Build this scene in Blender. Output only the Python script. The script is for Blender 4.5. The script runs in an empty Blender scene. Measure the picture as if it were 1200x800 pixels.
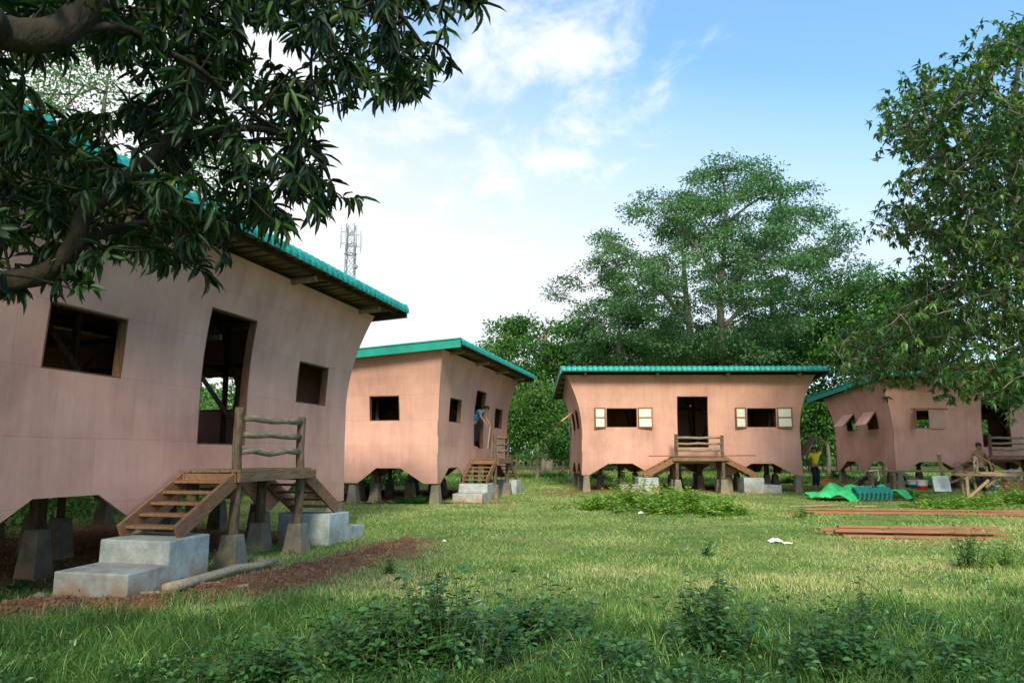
import bpy, math, random
import numpy as np
from mathutils import Vector, Matrix
R = math.radians
random.seed(7); RNG = np.random.default_rng(11)
scene = bpy.context.scene
COL = scene.collection

# ------------------------------------------------------------------ camera
F_PX, PITCH, CAM_H = 880.3, R(8.596), 1.5
cam_d = bpy.data.cameras.new('camera'); cam = bpy.data.objects.new('camera', cam_d); COL.objects.link(cam)
cam_d.sensor_width = 36; cam_d.sensor_fit = 'HORIZONTAL'; cam_d.lens = F_PX / 1200 * 36
cam_d.clip_start = 0.05; cam_d.clip_end = 3000
cam.location = (0, 0, CAM_H); cam.rotation_euler = (R(90) + PITCH, 0, 0)
scene.camera = cam

def ray(px, py):
    d = np.array([px - 600, F_PX, 400 - py], float); c, s = math.cos(PITCH), math.sin(PITCH)
    return np.array([d[0], d[1] * c - d[2] * s, d[1] * s + d[2] * c])
def at_y(px, py, y):
    r = ray(px, py); return np.array([0, 0, CAM_H]) + r * y / r[1]
def at_dist(px, py, d):
    r = ray(px, py); return np.array([0, 0, CAM_H]) + r * d / np.linalg.norm(r)
def zbase(y):
    return -0.02 + 0.0062 * (np.clip(y, 0, 75) - 9)
def on_ground(px, py, dz=0):
    r = ray(px, py); z = 0.05
    for _ in range(6):
        t = (z + dz - CAM_H) / r[2]; z = float(zbase(r[1] * t))
    return np.array([r[0] * t, r[1] * t, z])
def project(P):
    P = np.asarray(P, float); x, y, z = P[..., 0], P[..., 1], P[..., 2] - CAM_H
    c, s = math.cos(PITCH), math.sin(PITCH); d = y * c + z * s; up = -y * s + z * c
    d = np.where(d < .05, .05, d)
    return 600 + F_PX * x / d, 400 - F_PX * up / d, y * c + z * s

# ------------------------------------------------------------------ noise
def _hash(ix, iy, seed):
    n = (ix * 374761393 + iy * 668265263 + seed * 974711) & 0xffffffff
    n = ((n ^ (n >> 13)) * 1274126177) & 0xffffffff
    return ((n ^ (n >> 16)) & 0xffff) / 65535.0
def vnoise(x, y, s=1.0, seed=0):
    x = np.asarray(x, float) / s + 1000; y = np.asarray(y, float) / s + 1000
    ix = np.floor(x).astype(np.int64); iy = np.floor(y).astype(np.int64)
    fx = x - ix; fy = y - iy; fx = fx * fx * (3 - 2 * fx); fy = fy * fy * (3 - 2 * fy)
    a = _hash(ix, iy, seed); b = _hash(ix + 1, iy, seed); c = _hash(ix, iy + 1, seed); d = _hash(ix + 1, iy + 1, seed)
    return (a * (1 - fx) + b * fx) * (1 - fy) + (c * (1 - fx) + d * fx) * fy

# ------------------------------------------------------------------ materials
MATS = {}
def new_mat(name):
    m = bpy.data.materials.new(name); m.use_nodes = True; MATS[name] = m
    return m, m.node_tree.nodes, m.node_tree.links, m.node_tree.nodes['Principled BSDF']
def noisy(name, c1, c2, scale=4, rough=.8, bump=.2, stretch=(1, 1, 1), detail=6, spec=.3, coord='Object', bscale=None, metallic=0, dist=.02):
    m, N, L, B = new_mat(name)
    tc = N.new('ShaderNodeTexCoord'); mp = N.new('ShaderNodeMapping'); mp.inputs['Scale'].default_value = stretch
    L.new(tc.outputs[coord], mp.inputs[0])
    n = N.new('ShaderNodeTexNoise'); n.inputs['Scale'].default_value = scale; n.inputs['Detail'].default_value = detail
    n.inputs['Roughness'].default_value = .65
    L.new(mp.outputs[0], n.inputs['Vector'])
    r = N.new('ShaderNodeValToRGB'); r.color_ramp.elements[0].position = .3; r.color_ramp.elements[1].position = .7
    r.color_ramp.elements[0].color = (*c1, 1); r.color_ramp.elements[1].color = (*c2, 1)
    L.new(n.outputs['Fac'], r.inputs[0]); L.new(r.outputs[0], B.inputs['Base Color'])
    n2 = N.new('ShaderNodeTexNoise'); n2.inputs['Scale'].default_value = bscale or scale * 4; n2.inputs['Detail'].default_value = 5
    L.new(mp.outputs[0], n2.inputs['Vector'])
    b = N.new('ShaderNodeBump'); b.inputs['Strength'].default_value = bump; b.inputs['Distance'].default_value = dist
    L.new(n2.outputs['Fac'], b.inputs['Height']); L.new(b.outputs[0], B.inputs['Normal'])
    B.inputs['Roughness'].default_value = rough; B.inputs['Specular IOR Level'].default_value = spec
    B.inputs['Metallic'].default_value = metallic
    return m
def leafmat(name, cols, rough=.5, trans=.3, spec=.4, tint=(1, 1, .5)):
    m, N, L, B = new_mat(name)
    a = N.new('ShaderNodeAttribute'); a.attribute_name = 'var'
    r = N.new('ShaderNodeValToRGB')
    els = r.color_ramp.elements
    for i, (p, c) in enumerate(cols):
        e = els[i] if i < 2 else els.new(p)
        e.position = p; e.color = (*c, 1)
    L.new(a.outputs['Fac'], r.inputs[0]); L.new(r.outputs[0], B.inputs['Base Color'])
    B.inputs['Roughness'].default_value = rough; B.inputs['Specular IOR Level'].default_value = spec
    t = N.new('ShaderNodeBsdfTranslucent'); mx = N.new('ShaderNodeMixShader'); mx.inputs[0].default_value = trans
    mm = N.new('ShaderNodeMix'); mm.data_type = 'RGBA'; mm.blend_type = 'MULTIPLY'; mm.inputs[0].default_value = 1
    L.new(r.outputs[0], mm.inputs[6]); mm.inputs[7].default_value = (*[min(1.6, 1.6 * q) for q in tint], 1)
    L.new(mm.outputs[2], t.inputs['Color'])
    L.new(B.outputs[0], mx.inputs[1]); L.new(t.outputs[0], mx.inputs[2])
    L.new(mx.outputs[0], N['Material Output'].inputs['Surface'])
    return m

def wall_material():
    m, N, L, B = new_mat('pink_board')
    uv = N.new('ShaderNodeUVMap'); uv.uv_map = 'UVMap'
    mp = N.new('ShaderNodeMapping'); mp.inputs['Location'].default_value = (0, -2.455 + .745 * 4, 0); L.new(uv.outputs[0], mp.inputs[0])
    br = N.new('ShaderNodeTexBrick'); br.offset = 0.5; br.offset_frequency = 2; br.squash = 1
    br.inputs['Scale'].default_value = 1; br.inputs['Brick Width'].default_value = 1.22; br.inputs['Row Height'].default_value = .745
    br.inputs['Mortar Size'].default_value = .006; br.inputs['Mortar Smooth'].default_value = .6; br.inputs['Bias'].default_value = 0
    br.inputs['Color1'].default_value = (.44, .44, .44, 1); br.inputs['Color2'].default_value = (.56, .56, .56, 1); br.inputs['Mortar'].default_value = (.5, .5, .5, 1)
    L.new(mp.outputs[0], br.inputs['Vector'])
    # vertical streaks
    ms = N.new('ShaderNodeMapping'); ms.inputs['Scale'].default_value = (4.5, .55, 1); L.new(uv.outputs[0], ms.inputs[0])
    oi = N.new('ShaderNodeObjectInfo'); ad = N.new('ShaderNodeVectorMath'); ad.operation = 'ADD'
    L.new(ms.outputs[0], ad.inputs[0]); L.new(oi.outputs['Location'], ad.inputs[1])
    ns = N.new('ShaderNodeTexNoise'); ns.inputs['Scale'].default_value = 1; ns.inputs['Detail'].default_value = 7; ns.inputs['Roughness'].default_value = .7
    L.new(ad.outputs[0], ns.inputs['Vector'])
    nb = N.new('ShaderNodeTexNoise'); nb.inputs['Scale'].default_value = .8; nb.inputs['Detail'].default_value = 6; nb.inputs['Roughness'].default_value = .6
    a2 = N.new('ShaderNodeVectorMath'); a2.operation = 'ADD'; L.new(uv.outputs[0], a2.inputs[0]); L.new(oi.outputs['Location'], a2.inputs[1]); L.new(a2.outputs[0], nb.inputs['Vector'])
    mix = N.new('ShaderNodeMath'); mix.operation = 'MULTIPLY_ADD'; L.new(ns.outputs['Fac'], mix.inputs[0]); mix.inputs[1].default_value = .36
    m2 = N.new('ShaderNodeMath'); m2.operation = 'MULTIPLY_ADD'; L.new(nb.outputs['Fac'], m2.inputs[0]); m2.inputs[1].default_value = .62
    sep = N.new('ShaderNodeSeparateColor'); L.new(br.outputs['Color'], sep.inputs[0])
    m3 = N.new('ShaderNodeMath'); m3.operation = 'MULTIPLY'; L.new(sep.outputs[0], m3.inputs[0]); m3.inputs[1].default_value = .35
    L.new(m3.outputs[0], m2.inputs[2]); L.new(m2.outputs[0], mix.inputs[2])
    r = N.new('ShaderNodeValToRGB'); e = r.color_ramp.elements
    e[0].position = .47; e[0].color = (.41, .205, .172, 1); e[1].position = .80; e[1].color = (.68, .372, .312, 1)
    x = e.new(.64); x.color = (.58, .300, .250, 1)
    L.new(mix.outputs[0], r.inputs[0])
    # seams: slightly darker line
    mm = N.new('ShaderNodeMix'); mm.data_type = 'RGBA'
    mf = N.new('ShaderNodeMath'); mf.operation = 'MULTIPLY'; L.new(br.outputs['Fac'], mf.inputs[0]); mf.inputs[1].default_value = .30
    L.new(mf.outputs[0], mm.inputs[0]); L.new(r.outputs[0], mm.inputs[6]); mm.inputs[7].default_value = (.33, .17, .13, 1)
    # low splash dirt
    su = N.new('ShaderNodeSeparateXYZ'); L.new(uv.outputs[0], su.inputs[0])
    mr = N.new('ShaderNodeMapRange'); mr.inputs[1].default_value = 1.25; mr.inputs[2].default_value = .55; mr.inputs[3].default_value = 0; mr.inputs[4].default_value = .95
    L.new(su.outputs[1], mr.inputs[0]); mn = N.new('ShaderNodeMath'); mn.operation = 'MULTIPLY'; L.new(mr.outputs[0], mn.inputs[0]); L.new(ns.outputs['Fac'], mn.inputs[1])
    m4 = N.new('ShaderNodeMix'); m4.data_type = 'RGBA'; L.new(mn.outputs[0], m4.inputs[0]); L.new(mm.outputs[2], m4.inputs[6]); m4.inputs[7].default_value = (.30, .16, .11, 1)
    L.new(m4.outputs[2], B.inputs['Base Color'])
    bp = N.new('ShaderNodeBump'); bp.inputs['Strength'].default_value = .35; bp.inputs['Distance'].default_value = .01
    inv = N.new('ShaderNodeMath'); inv.operation = 'MULTIPLY_ADD'; L.new(br.outputs['Fac'], inv.inputs[0]); inv.inputs[1].default_value = -1; L.new(ns.outputs['Fac'], inv.inputs[2])
    wv = N.new('ShaderNodeMath'); wv.operation = 'MULTIPLY_ADD'; L.new(nb.outputs['Fac'], wv.inputs[0]); wv.inputs[1].default_value = 7; L.new(inv.outputs[0], wv.inputs[2]); L.new(wv.outputs[0], bp.inputs['Height']); L.new(bp.outputs[0], B.inputs['Normal'])
    B.inputs['Roughness'].default_value = .72; B.inputs['Specular IOR Level'].default_value = .25
    return m
wall_material()
noisy('teal_tile', (.003, .16, .15), (.016, .40, .36), 7, .38, .35, spec=.5)
noisy('teal_metal', (.003, .19, .15), (.007, .29, .23), 2, .4, .1, spec=.5)
noisy('dark_wood', (.03, .018, .012), (.09, .055, .035), 3, .85, .4, (1, 1, 1))
noisy('batten_wood', (.10, .06, .04), (.27, .18, .12), 2.2, .85, .4)
noisy('frame_wood', (.20, .085, .035), (.34, .15, .065), 5, .7, .3, (3, 3, 1))
noisy('reveal_wood', (.10, .045, .025), (.21, .10, .05), 5, .8, .3, (3, 3, 1))
noisy('stair_wood', (.16, .075, .04), (.31, .16, .09), 4, .75, .4, (2, 6, 6))
noisy('deck_wood', (.13, .075, .045), (.30, .18, .11), 4, .8, .5, (1, 7, 7))
noisy('log_wood', (.045, .030, .022), (.20, .135, .092), 6, .85, .9, (3, 3, .8), bscale=14)
noisy('rail_wood', (.14, .10, .07), (.40, .31, .22), 5, .85, .8, (1, 5, 5), bscale=14)
noisy('pale_log', (.36, .25, .16), (.62, .47, .33), 5, .8, .6, (1, 4, 4))
noisy('red_lumber', (.17, .075, .045), (.40, .185, .10), 2.2, .8, .5, (.8, 9, 9))
noisy('tan_wood', (.28, .18, .10), (.48, .34, .21), 4, .8, .3, (2, 5, 5))
noisy('bench_wood', (.14, .10, .07), (.36, .27, .19), 4, .85, .4, (1, 6, 6))
noisy('white_panel', (.66, .64, .58), (.78, .77, .72), 3, .6, .05)
noisy('white_plastic', (.7, .7, .7), (.82, .82, .8), 3, .4, .05)
noisy('red_plastic', (.4, .02, .015), (.5, .04, .03), 3, .4, .05)
noisy('blue_plastic', (.01, .06, .35), (.02, .09, .45), 3, .4, .05)
noisy('sack', (.35, .33, .27), (.5, .47, .4), 8, .9, .5)
noisy('pale_pink', (.60, .36, .31), (.70, .44, .39), 3, .75, .1)
noisy('tarp', (.02, .42, .12), (.06, .64, .22), 5, .5, .35, spec=.5, bscale=5, dist=.05)
noisy('bamboo', (.35, .25, .12), (.5, .38, .2), 4, .6, .2)
noisy('bark_dark', (.010, .008, .006), (.045, .034, .025), 7, .95, 1.0, (1, 1, .35), bscale=22, dist=.03)
noisy('bark_grey', (.09, .075, .06), (.23, .20, .165), 4, .9, .8, (1, 1, .3))
noisy('tower_metal', (.22, .25, .29), (.34, .38, .43), 3, .5, .1, metallic=.3)
noisy('skin', (.28, .14, .085), (.38, .20, .13), 12, .6, .05)
noisy('hair', (.008, .006, .005), (.02, .015, .012), 20, .6, .2)
noisy('yellow_cloth', (.72, .52, .01), (.8, .62, .03), 10, .85, .3)
noisy('dark_cloth', (.008, .010, .018), (.022, .026, .04), 10, .9, .3)
noisy('grey_rock', (.22, .17, .13), (.42, .34, .27), 8, .9, .6)
noisy('brick_red', (.33, .12, .06), (.45, .2, .11), 9, .9, .4)
noisy('tube_black', (.012, .012, .012), (.03, .03, .03), 9, .6, .1)
noisy('fence_wood', (.06, .045, .035), (.15, .12, .09), 5, .9, .3)
def concrete(name, base, soil, h0, h1):
    m, N, L, B = new_mat(name)
    tc = N.new('ShaderNodeTexCoord')
    n = N.new('ShaderNodeTexNoise'); n.inputs['Scale'].default_value = 3.2; n.inputs['Detail'].default_value = 9; n.inputs['Roughness'].default_value = .7; L.new(tc.outputs['Object'], n.inputs['Vector'])
    r = N.new('ShaderNodeValToRGB'); e = r.color_ramp.elements
    e[0].position = .34; e[0].color = (*[c * .45 for c in base], 1); e[1].position = .66; e[1].color = (*base, 1)
    L.new(n.outputs['Fac'], r.inputs[0])
    s = N.new('ShaderNodeSeparateXYZ'); L.new(tc.outputs['Object'], s.inputs[0])
    mr = N.new('ShaderNodeMapRange'); mr.inputs[1].default_value = h1; mr.inputs[2].default_value = h0; L.new(s.outputs[2], mr.inputs[0])
    n3 = N.new('ShaderNodeTexNoise'); n3.inputs['Scale'].default_value = 2.1; n3.inputs['Detail'].default_value = 5; L.new(tc.outputs['Object'], n3.inputs['Vector'])
    q = N.new('ShaderNodeMapRange'); q.inputs[1].default_value = .38; q.inputs[2].default_value = .62; L.new(n3.outputs['Fac'], q.inputs[0])
    mu = N.new('ShaderNodeMath'); mu.operation = 'MULTIPLY'; L.new(mr.outputs[0], mu.inputs[0]); L.new(q.outputs[0], mu.inputs[1])
    mm = N.new('ShaderNodeMix'); mm.data_type = 'RGBA'; L.new(mu.outputs[0], mm.inputs[0]); L.new(r.outputs[0], mm.inputs[6]); mm.inputs[7].default_value = (*soil, 1)
    L.new(mm.outputs[2], B.inputs['Base Color'])
    n2 = N.new('ShaderNodeTexNoise'); n2.inputs['Scale'].default_value = 14; n2.inputs['Detail'].default_value = 8; L.new(tc.outputs['Object'], n2.inputs['Vector'])
    b = N.new('ShaderNodeBump'); b.inputs['Strength'].default_value = .5; b.inputs['Distance'].default_value = .02; L.new(n2.outputs['Fac'], b.inputs['Height']); L.new(b.outputs[0], B.inputs['Normal'])
    B.inputs['Roughness'].default_value = .9; B.inputs['Specular IOR Level'].default_value = .2
concrete('step_concrete', (.53, .55, .55), (.36, .20, .12), .02, .38)
concrete('pier_concrete', (.27, .235, .19), (.33, .20, .12), 0, .3)
def plaid():
    m, N, L, B = new_mat('blue_plaid')
    tc = N.new('ShaderNodeTexCoord'); w = []
    for ax in 'XZ':
        v = N.new('ShaderNodeTexWave'); v.bands_direction = ax; v.inputs['Scale'].default_value = 5; L.new(tc.outputs['Object'], v.inputs['Vector']); w.append(v)
    mu = N.new('ShaderNodeMath'); mu.operation = 'MULTIPLY'; L.new(w[0].outputs['Fac'], mu.inputs[0]); L.new(w[1].outputs['Fac'], mu.inputs[1])
    r = N.new('ShaderNodeValToRGB'); r.color_ramp.elements[0].color = (.03, .12, .3, 1); r.color_ramp.elements[1].color = (.2, .5, .75, 1)
    L.new(mu.outputs[0], r.inputs[0]); L.new(r.outputs[0], B.inputs['Base Color']); B.inputs['Roughness'].default_value = .9
plaid()
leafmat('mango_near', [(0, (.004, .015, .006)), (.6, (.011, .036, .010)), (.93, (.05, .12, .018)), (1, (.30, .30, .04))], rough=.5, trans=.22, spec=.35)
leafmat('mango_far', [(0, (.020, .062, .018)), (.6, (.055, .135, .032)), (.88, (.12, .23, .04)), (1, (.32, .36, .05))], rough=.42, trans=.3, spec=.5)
leafmat('feathery_leaf', [(0, (.045, .12, .055)), (.6, (.10, .225, .095)), (1, (.17, .32, .12))], rough=.55, trans=.3)
leafmat('deep_leaf', [(0, (.028, .095, .024)), (.6, (.066, .185, .036)), (1, (.15, .33, .05))], rough=.5, trans=.3)
leafmat('fresh_leaf', [(0, (.04, .11, .022)), (.6, (.085, .20, .036)), (1, (.17, .31, .055))], rough=.55, trans=.35)
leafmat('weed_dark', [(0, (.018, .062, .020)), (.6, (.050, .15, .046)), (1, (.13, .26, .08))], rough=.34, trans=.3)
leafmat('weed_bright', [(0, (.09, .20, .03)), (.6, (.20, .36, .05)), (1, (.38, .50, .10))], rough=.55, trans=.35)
leafmat('grass_blade', [(0, (.018, .060, .010)), (.4, (.105, .225, .048)), (.66, (.29, .44, .13)), (.85, (.50, .50, .22)), (1, (.66, .56, .33))], rough=.6, trans=.35)

# ------------------------------------------------------------------ object helpers
def tag(o, label=None, cat=None, group=None, kind=None):
    if label: o['label'] = label
    if cat: o['category'] = cat
    if group: o['group'] = group
    if kind: o['kind'] = kind
    return o
def empty(name, loc, rz=0):
    o = bpy.data.objects.new(name, None); COL.objects.link(o); o.location = [float(q) for q in loc]; o.rotation_euler = (0, 0, rz); o.empty_display_size = .2
    return o
def copy_tree(o, parent=None):
    c = o.copy(); COL.objects.link(c)
    if parent is not None: c.parent = parent
    for ch in list(o.children): copy_tree(ch, c)
    return c
class MB:
    def __init__(s): s.v = []; s.f = []; s.uv = None
    def add(s, vs, fs):
        n = len(s.v); s.v += [tuple(map(float, v)) for v in vs]; s.f += [tuple(i + n for i in f) for f in fs]; return s
    def box(s, c, d, M=None):
        c = Vector(c); vs = []
        for dx in (-.5, .5):
            for dy in (-.5, .5):
                for dz in (-.5, .5):
                    p = Vector((dx * d[0], dy * d[1], dz * d[2]))
                    if M is not None: p = M @ p
                    vs.append(c + p)
        return s.add(vs, [(0, 1, 3, 2), (4, 6, 7, 5), (0, 4, 5, 1), (2, 3, 7, 6), (0, 2, 6, 4), (1, 5, 7, 3)])
    def bar(s, a, b, w, h, up=(0, 0, 1), off=0):
        a = Vector(a); b = Vector(b); x = (b - a).normalized(); up = Vector(up)
        y = up.cross(x)
        if y.length < 1e-4: y = Vector((0, 1, 0)).cross(x)
        y.normalize(); z = x.cross(y)
        M = Matrix((x, y, z)).transposed()
        return s.box((a + b) / 2 + z * off, ((b - a).length, w, h), M)
    def tube(s, pts, rad, n=8, cap=True, wob=0):
        pts = [Vector(p) for p in pts]; m = len(pts)
        if not hasattr(rad, '__len__'): rad = [rad] * m
        base = len(s.v); prev = None; vs = []
        for i, p in enumerate(pts):
            t = (pts[min(i + 1, m - 1)] - pts[max(i - 1, 0)]).normalized()
            if prev is None:
                prev = Vector((0, 0, 1)).cross(t)
                if prev.length < .1: prev = Vector((1, 0, 0)).cross(t)
            else: prev = prev - t * prev.dot(t)
            prev.normalize(); q = t.cross(prev)
            for k in range(n):
                a = 2 * math.pi * k / n; r = rad[i] * (1 + (random.uniform(-wob, wob) if wob else 0))
                vs.append(p + prev * math.cos(a) * r + q * math.sin(a) * r)
        fs = []
        for i in range(m - 1):
            for k in range(n):
                a = i * n + k; b = i * n + (k + 1) % n; fs.append((a, b, b + n, a + n))
        if cap: fs.append(tuple(range(n))[::-1]); fs.append(tuple((m - 1) * n + k for k in range(n)))
        return s.add(vs, fs)
    def taper(s, c, b, t, h, cz=0):
        x, y, z = c; vs = [(x + sx * w / 2, y + sy * w / 2, z + zz) for (w, zz) in ((b, 0), (t, h)) for sx, sy in ((-1, -1), (1, -1), (1, 1), (-1, 1))]
        return s.add(vs, [(3, 2, 1, 0), (4, 5, 6, 7), (0, 1, 5, 4), (1, 2, 6, 5), (2, 3, 7, 6), (3, 0, 4, 7)])
    def build(s, name, mat, parent=None, smooth=False, bevel=0, uv=None, solid=0):
        me = bpy.data.meshes.new(name); me.from_pydata(s.v, [], s.f); me.materials.append(MATS[mat])
        if uv is not None:
            l = me.uv_layers.new(name='UVMap')
            for lp in me.loops: l.data[lp.index].uv = uv[lp.vertex_index]
        if smooth:
            for p in me.polygons: p.use_smooth = True
        me.update()
        o = bpy.data.objects.new(name, me); COL.objects.link(o)
        if parent is not None: o.parent = parent
        if solid:
            md = o.modifiers.new('thickness', 'SOLIDIFY'); md.thickness = solid; md.offset = -1
        if bevel:
            b = o.modifiers.new('bevel', 'BEVEL'); b.width = bevel; b.segments = 2; b.limit_method = 'ANGLE'
        return o
def np_mesh(name, V, faces, mat, parent=None, var=None, smooth=False):
    """faces: list of (K,n) int arrays"""
    me = bpy.data.meshes.new(name); V = np.asarray(V, np.float32)
    me.vertices.add(len(V)); me.vertices.foreach_set('co', V.ravel())
    nl = sum(f.size for f in faces); nf = sum(len(f) for f in faces)
    me.loops.add(nl); me.polygons.add(nf)
    me.loops.foreach_set('vertex_index', np.concatenate([f.ravel() for f in faces]).astype(np.int32))
    tot = np.concatenate([np.full(len(f), f.shape[1]) for f in faces]); st = np.concatenate([[0], np.cumsum(tot)[:-1]])
    me.polygons.foreach_set('loop_start', st.astype(np.int32))
    if smooth: me.polygons.foreach_set('use_smooth', np.ones(nf, bool))
    me.update(calc_edges=True); me.materials.append(MATS[mat])
    if var is not None:
        a = me.attributes.new('var', 'FLOAT', 'POINT'); a.data.foreach_set('value', np.asarray(var, np.float32))
    o = bpy.data.objects.new(name, me); COL.objects.link(o)
    if parent is not None: o.parent = parent
    return o

# leaf templates: columns = (across, along, lift)
def tpl(kind):
    if kind == 'lance':      # long mango leaf, folded on its midrib, drooping
        t = [0, .14, .42, .76, 1]; w = [.10, .70, 1, .84, .05]; v = []; f4 = []
        for ti, wi in zip(t, w):
            z = -.30 * ti * ti
            v += [(-wi * .5, ti, z + .10 * wi), (0, ti, z), (wi * .5, ti, z + .10 * wi)]
        for i in range(4):
            a = i * 3; f4 += [(a, a + 1, a + 4, a + 3), (a + 1, a + 2, a + 5, a + 4)]
        return np.array(v), [np.array(f4)]
    if kind == 'lance_lo':
        v = [(0, 0, 0), (-.5, .4, 0), (0, .45, -.12), (.5, .4, 0), (0, 1, -.4)]
        return np.array(v, float), [np.array([(0, 2, 1), (0, 3, 2), (1, 2, 4), (2, 3, 4)])]
    if kind == 'oval':
        v = [(0, 0, 0), (-.42, .28, .08), (-.45, .62, .05), (0, 1, -.12), (.45, .62, .05), (.42, .28, .08), (0, .5, -.03)]
        return np.array(v, float), [np.array([(0, 6, 2, 1), (6, 3, 2, 2)][:1] + [(0, 5, 4, 6)]), np.array([(6, 3, 2), (6, 4, 3)])]
    if kind == 'quad':
        v = [(0, 0, 0), (-.5, .5, .1), (0, 1, -.1), (.5, .5, .1)]
        return np.array(v, float), [np.array([(0, 1, 2), (0, 2, 3)])]
TPL = {k: tpl(k) for k in ('lance', 'lance_lo', 'oval', 'quad')}
def norm(a): return a / np.maximum(np.linalg.norm(a, axis=-1, keepdims=True), 1e-9)
def leaves(name, pos, axis, up, length, width, kind, mat, parent=None, var=None, lift=None):
    tv, tf = TPL[kind]; n = len(pos); k = len(tv)
    y = norm(axis); x = norm(np.cross(y, up) + 1e-6); z = np.cross(x, y)
    length = np.broadcast_to(length, n)[:, None, None]; width = np.broadcast_to(width, n)[:, None, None]
    V = pos[:, None] + x[:, None] * tv[None, :, 0:1] * width + y[:, None] * tv[None, :, 1:2] * length + z[:, None] * tv[None, :, 2:3] * length * (1 if lift is None else lift)
    fs = [(np.arange(n)[:, None, None] * k + f[None]).reshape(-1, f.shape[1]) for f in tf]
    if var is None: var = RNG.random(n)
    return np_mesh(name, V.reshape(-1, 3), fs, mat, parent, np.repeat(np.clip(var, 0, 1), k), smooth=(kind in ('lance', 'oval')))
def rand_dir(n, zbias=0):
    d = RNG.normal(size=(n, 3)); d[:, 2] += zbias; return norm(d)

# ------------------------------------------------------------------ tree skeleton: greedy growth, pipe-model radii
def grow(skel, tips, tip_r, bias=.35, power=.42, sag=.06):
    """skel: list of polylines [(x,y,z,r),...] joined to one another; tips (N,3). returns list of tubes (pts, radii), tip directions"""
    nodes = []; par = []; srad = []
    for pl in skel:
        last = None
        for a, b in zip(pl[:-1], pl[1:]):
            m = max(1, int(np.linalg.norm(np.array(b[:3]) - np.array(a[:3])) / .5))
            for i in range(m + (b is pl[-1])):
                t = i / m; nodes.append(np.array(a[:3]) * (1 - t) + np.array(b[:3]) * t); srad.append(a[3] * (1 - t) + b[3] * t)
    P = np.array(nodes); n0 = len(P); pathl = np.linspace(0, 0, n0)
    allP = np.vstack([P, tips]); N = len(allP); parent = -np.ones(N, int)
    cost_path = np.zeros(N)
    d = np.linalg.norm(allP[n0:, None] - P[None], axis=2); best = d.min(1); bi = d.argmin(1); done = np.zeros(len(tips), bool)
    score = best.copy()
    order = []
    for _ in range(len(tips)):
        s = np.where(done, 1e9, score); i = int(s.argmin()); done[i] = True
        parent[n0 + i] = bi[i]; cost_path[n0 + i] = cost_path[bi[i]] + np.linalg.norm(allP[n0 + i] - allP[bi[i]])
        order.append(n0 + i)
        dd = np.linalg.norm(tips - tips[i], axis=1); sc = dd + bias * cost_path[n0 + i]
        m = (sc < score) & ~done; score[m] = sc[m]; bi[m] = n0 + i
    cnt = np.ones(N)
    for i in reversed(order):
        if parent[i] >= n0: cnt[parent[i]] += cnt[i]
    tubes = []; dirs = np.zeros((len(tips), 3))
    for i in order:
        p = parent[i]; a = allP[p]; b = allP[i]
        L = np.linalg.norm(b - a); dirs[i - n0] = (b - a) / max(L, 1e-6)
        r1 = tip_r * cnt[i] ** power
        r0 = min(tip_r * (cnt[i] + 1) ** power * 1.1, srad[p] * .8) if p < n0 else min(tip_r * cnt[p] ** power, r1 * 1.5)
        mid = (a + b) / 2 + np.array([0, 0, -sag * L]) + RNG.normal(size=3) * L * .06
        tubes.append(([a, mid, b], [max(r0, r1), (r0 + r1) / 2, r1]))
    return tubes, dirs
def tubes_mesh(name, tubes, mat, parent, n=5, big=None):
    mb = MB()
    for pts, r in tubes:
        mb.tube(pts, r, n if max(r) < .05 else 8, cap=False)
    if big:
        for pts, r in big: mb.tube(pts, r, 12, cap=True, wob=.06)
    return mb.build(name, mat, parent, smooth=True)
def smooth_pl(pl, k=5):
    pl = np.array(pl, float); out = []
    n = len(pl)
    for i in range(n - 1):
        p0 = pl[max(i - 1, 0)]; p1 = pl[i]; p2 = pl[i + 1]; p3 = pl[min(i + 2, n - 1)]
        for j in range(k):
            t = j / k
            out.append(.5 * ((2 * p1) + (-p0 + p2) * t + (2 * p0 - 5 * p1 + 4 * p2 - p3) * t * t + (-p0 + 3 * p1 - 3 * p2 + p3) * t ** 3))
    out.append(pl[-1]); return np.array(out)

# ================================================================== sky, sun
SUN_AZ, SUN_EL = R(179), R(31)        # compass bearing of the sun (from +Y, clockwise) and its height
w = bpy.data.worlds.new('World'); scene.world = w; w.use_nodes = True
N, L = w.node_tree.nodes, w.node_tree.links
bg = N['Background']; bg.inputs['Strength'].default_value = .116
sky = N.new('ShaderNodeTexSky'); sky.sky_type = 'NISHITA'; sky.sun_disc = False
sky.sun_elevation = SUN_EL; sky.sun_rotation = SUN_AZ; sky.air_density = 1.0; sky.dust_density = 1.2; sky.ozone_density = 2.0
tc = N.new('ShaderNodeTexCoord')
sx = N.new('ShaderNodeSeparateXYZ'); L.new(tc.outputs['Generated'], sx.inputs[0])
def math_(op, a, b=None, c=None, clamp=False):
    n = N.new('ShaderNodeMath'); n.operation = op; n.use_clamp = clamp
    for i, q in enumerate((a, b, c)):
        if q is None: continue
        if isinstance(q, (int, float)): n.inputs[i].default_value = q
        else: L.new(q, n.inputs[i])
    return n.outputs[0]
# thin bright haze layer, thickest low down and towards the west (-x)
elev = sx.outputs[2]
hz = math_('SUBTRACT', 1.75, math_('MULTIPLY', elev, 3.1), clamp=True)
hz = math_('POWER', hz, 1.1)
west = math_('MULTIPLY_ADD', sx.outputs[0], -1.0, .10)
hz = math_('ADD', hz, math_('MULTIPLY', west, .75), clamp=True)
hz = math_('MAXIMUM', hz, .16)
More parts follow.
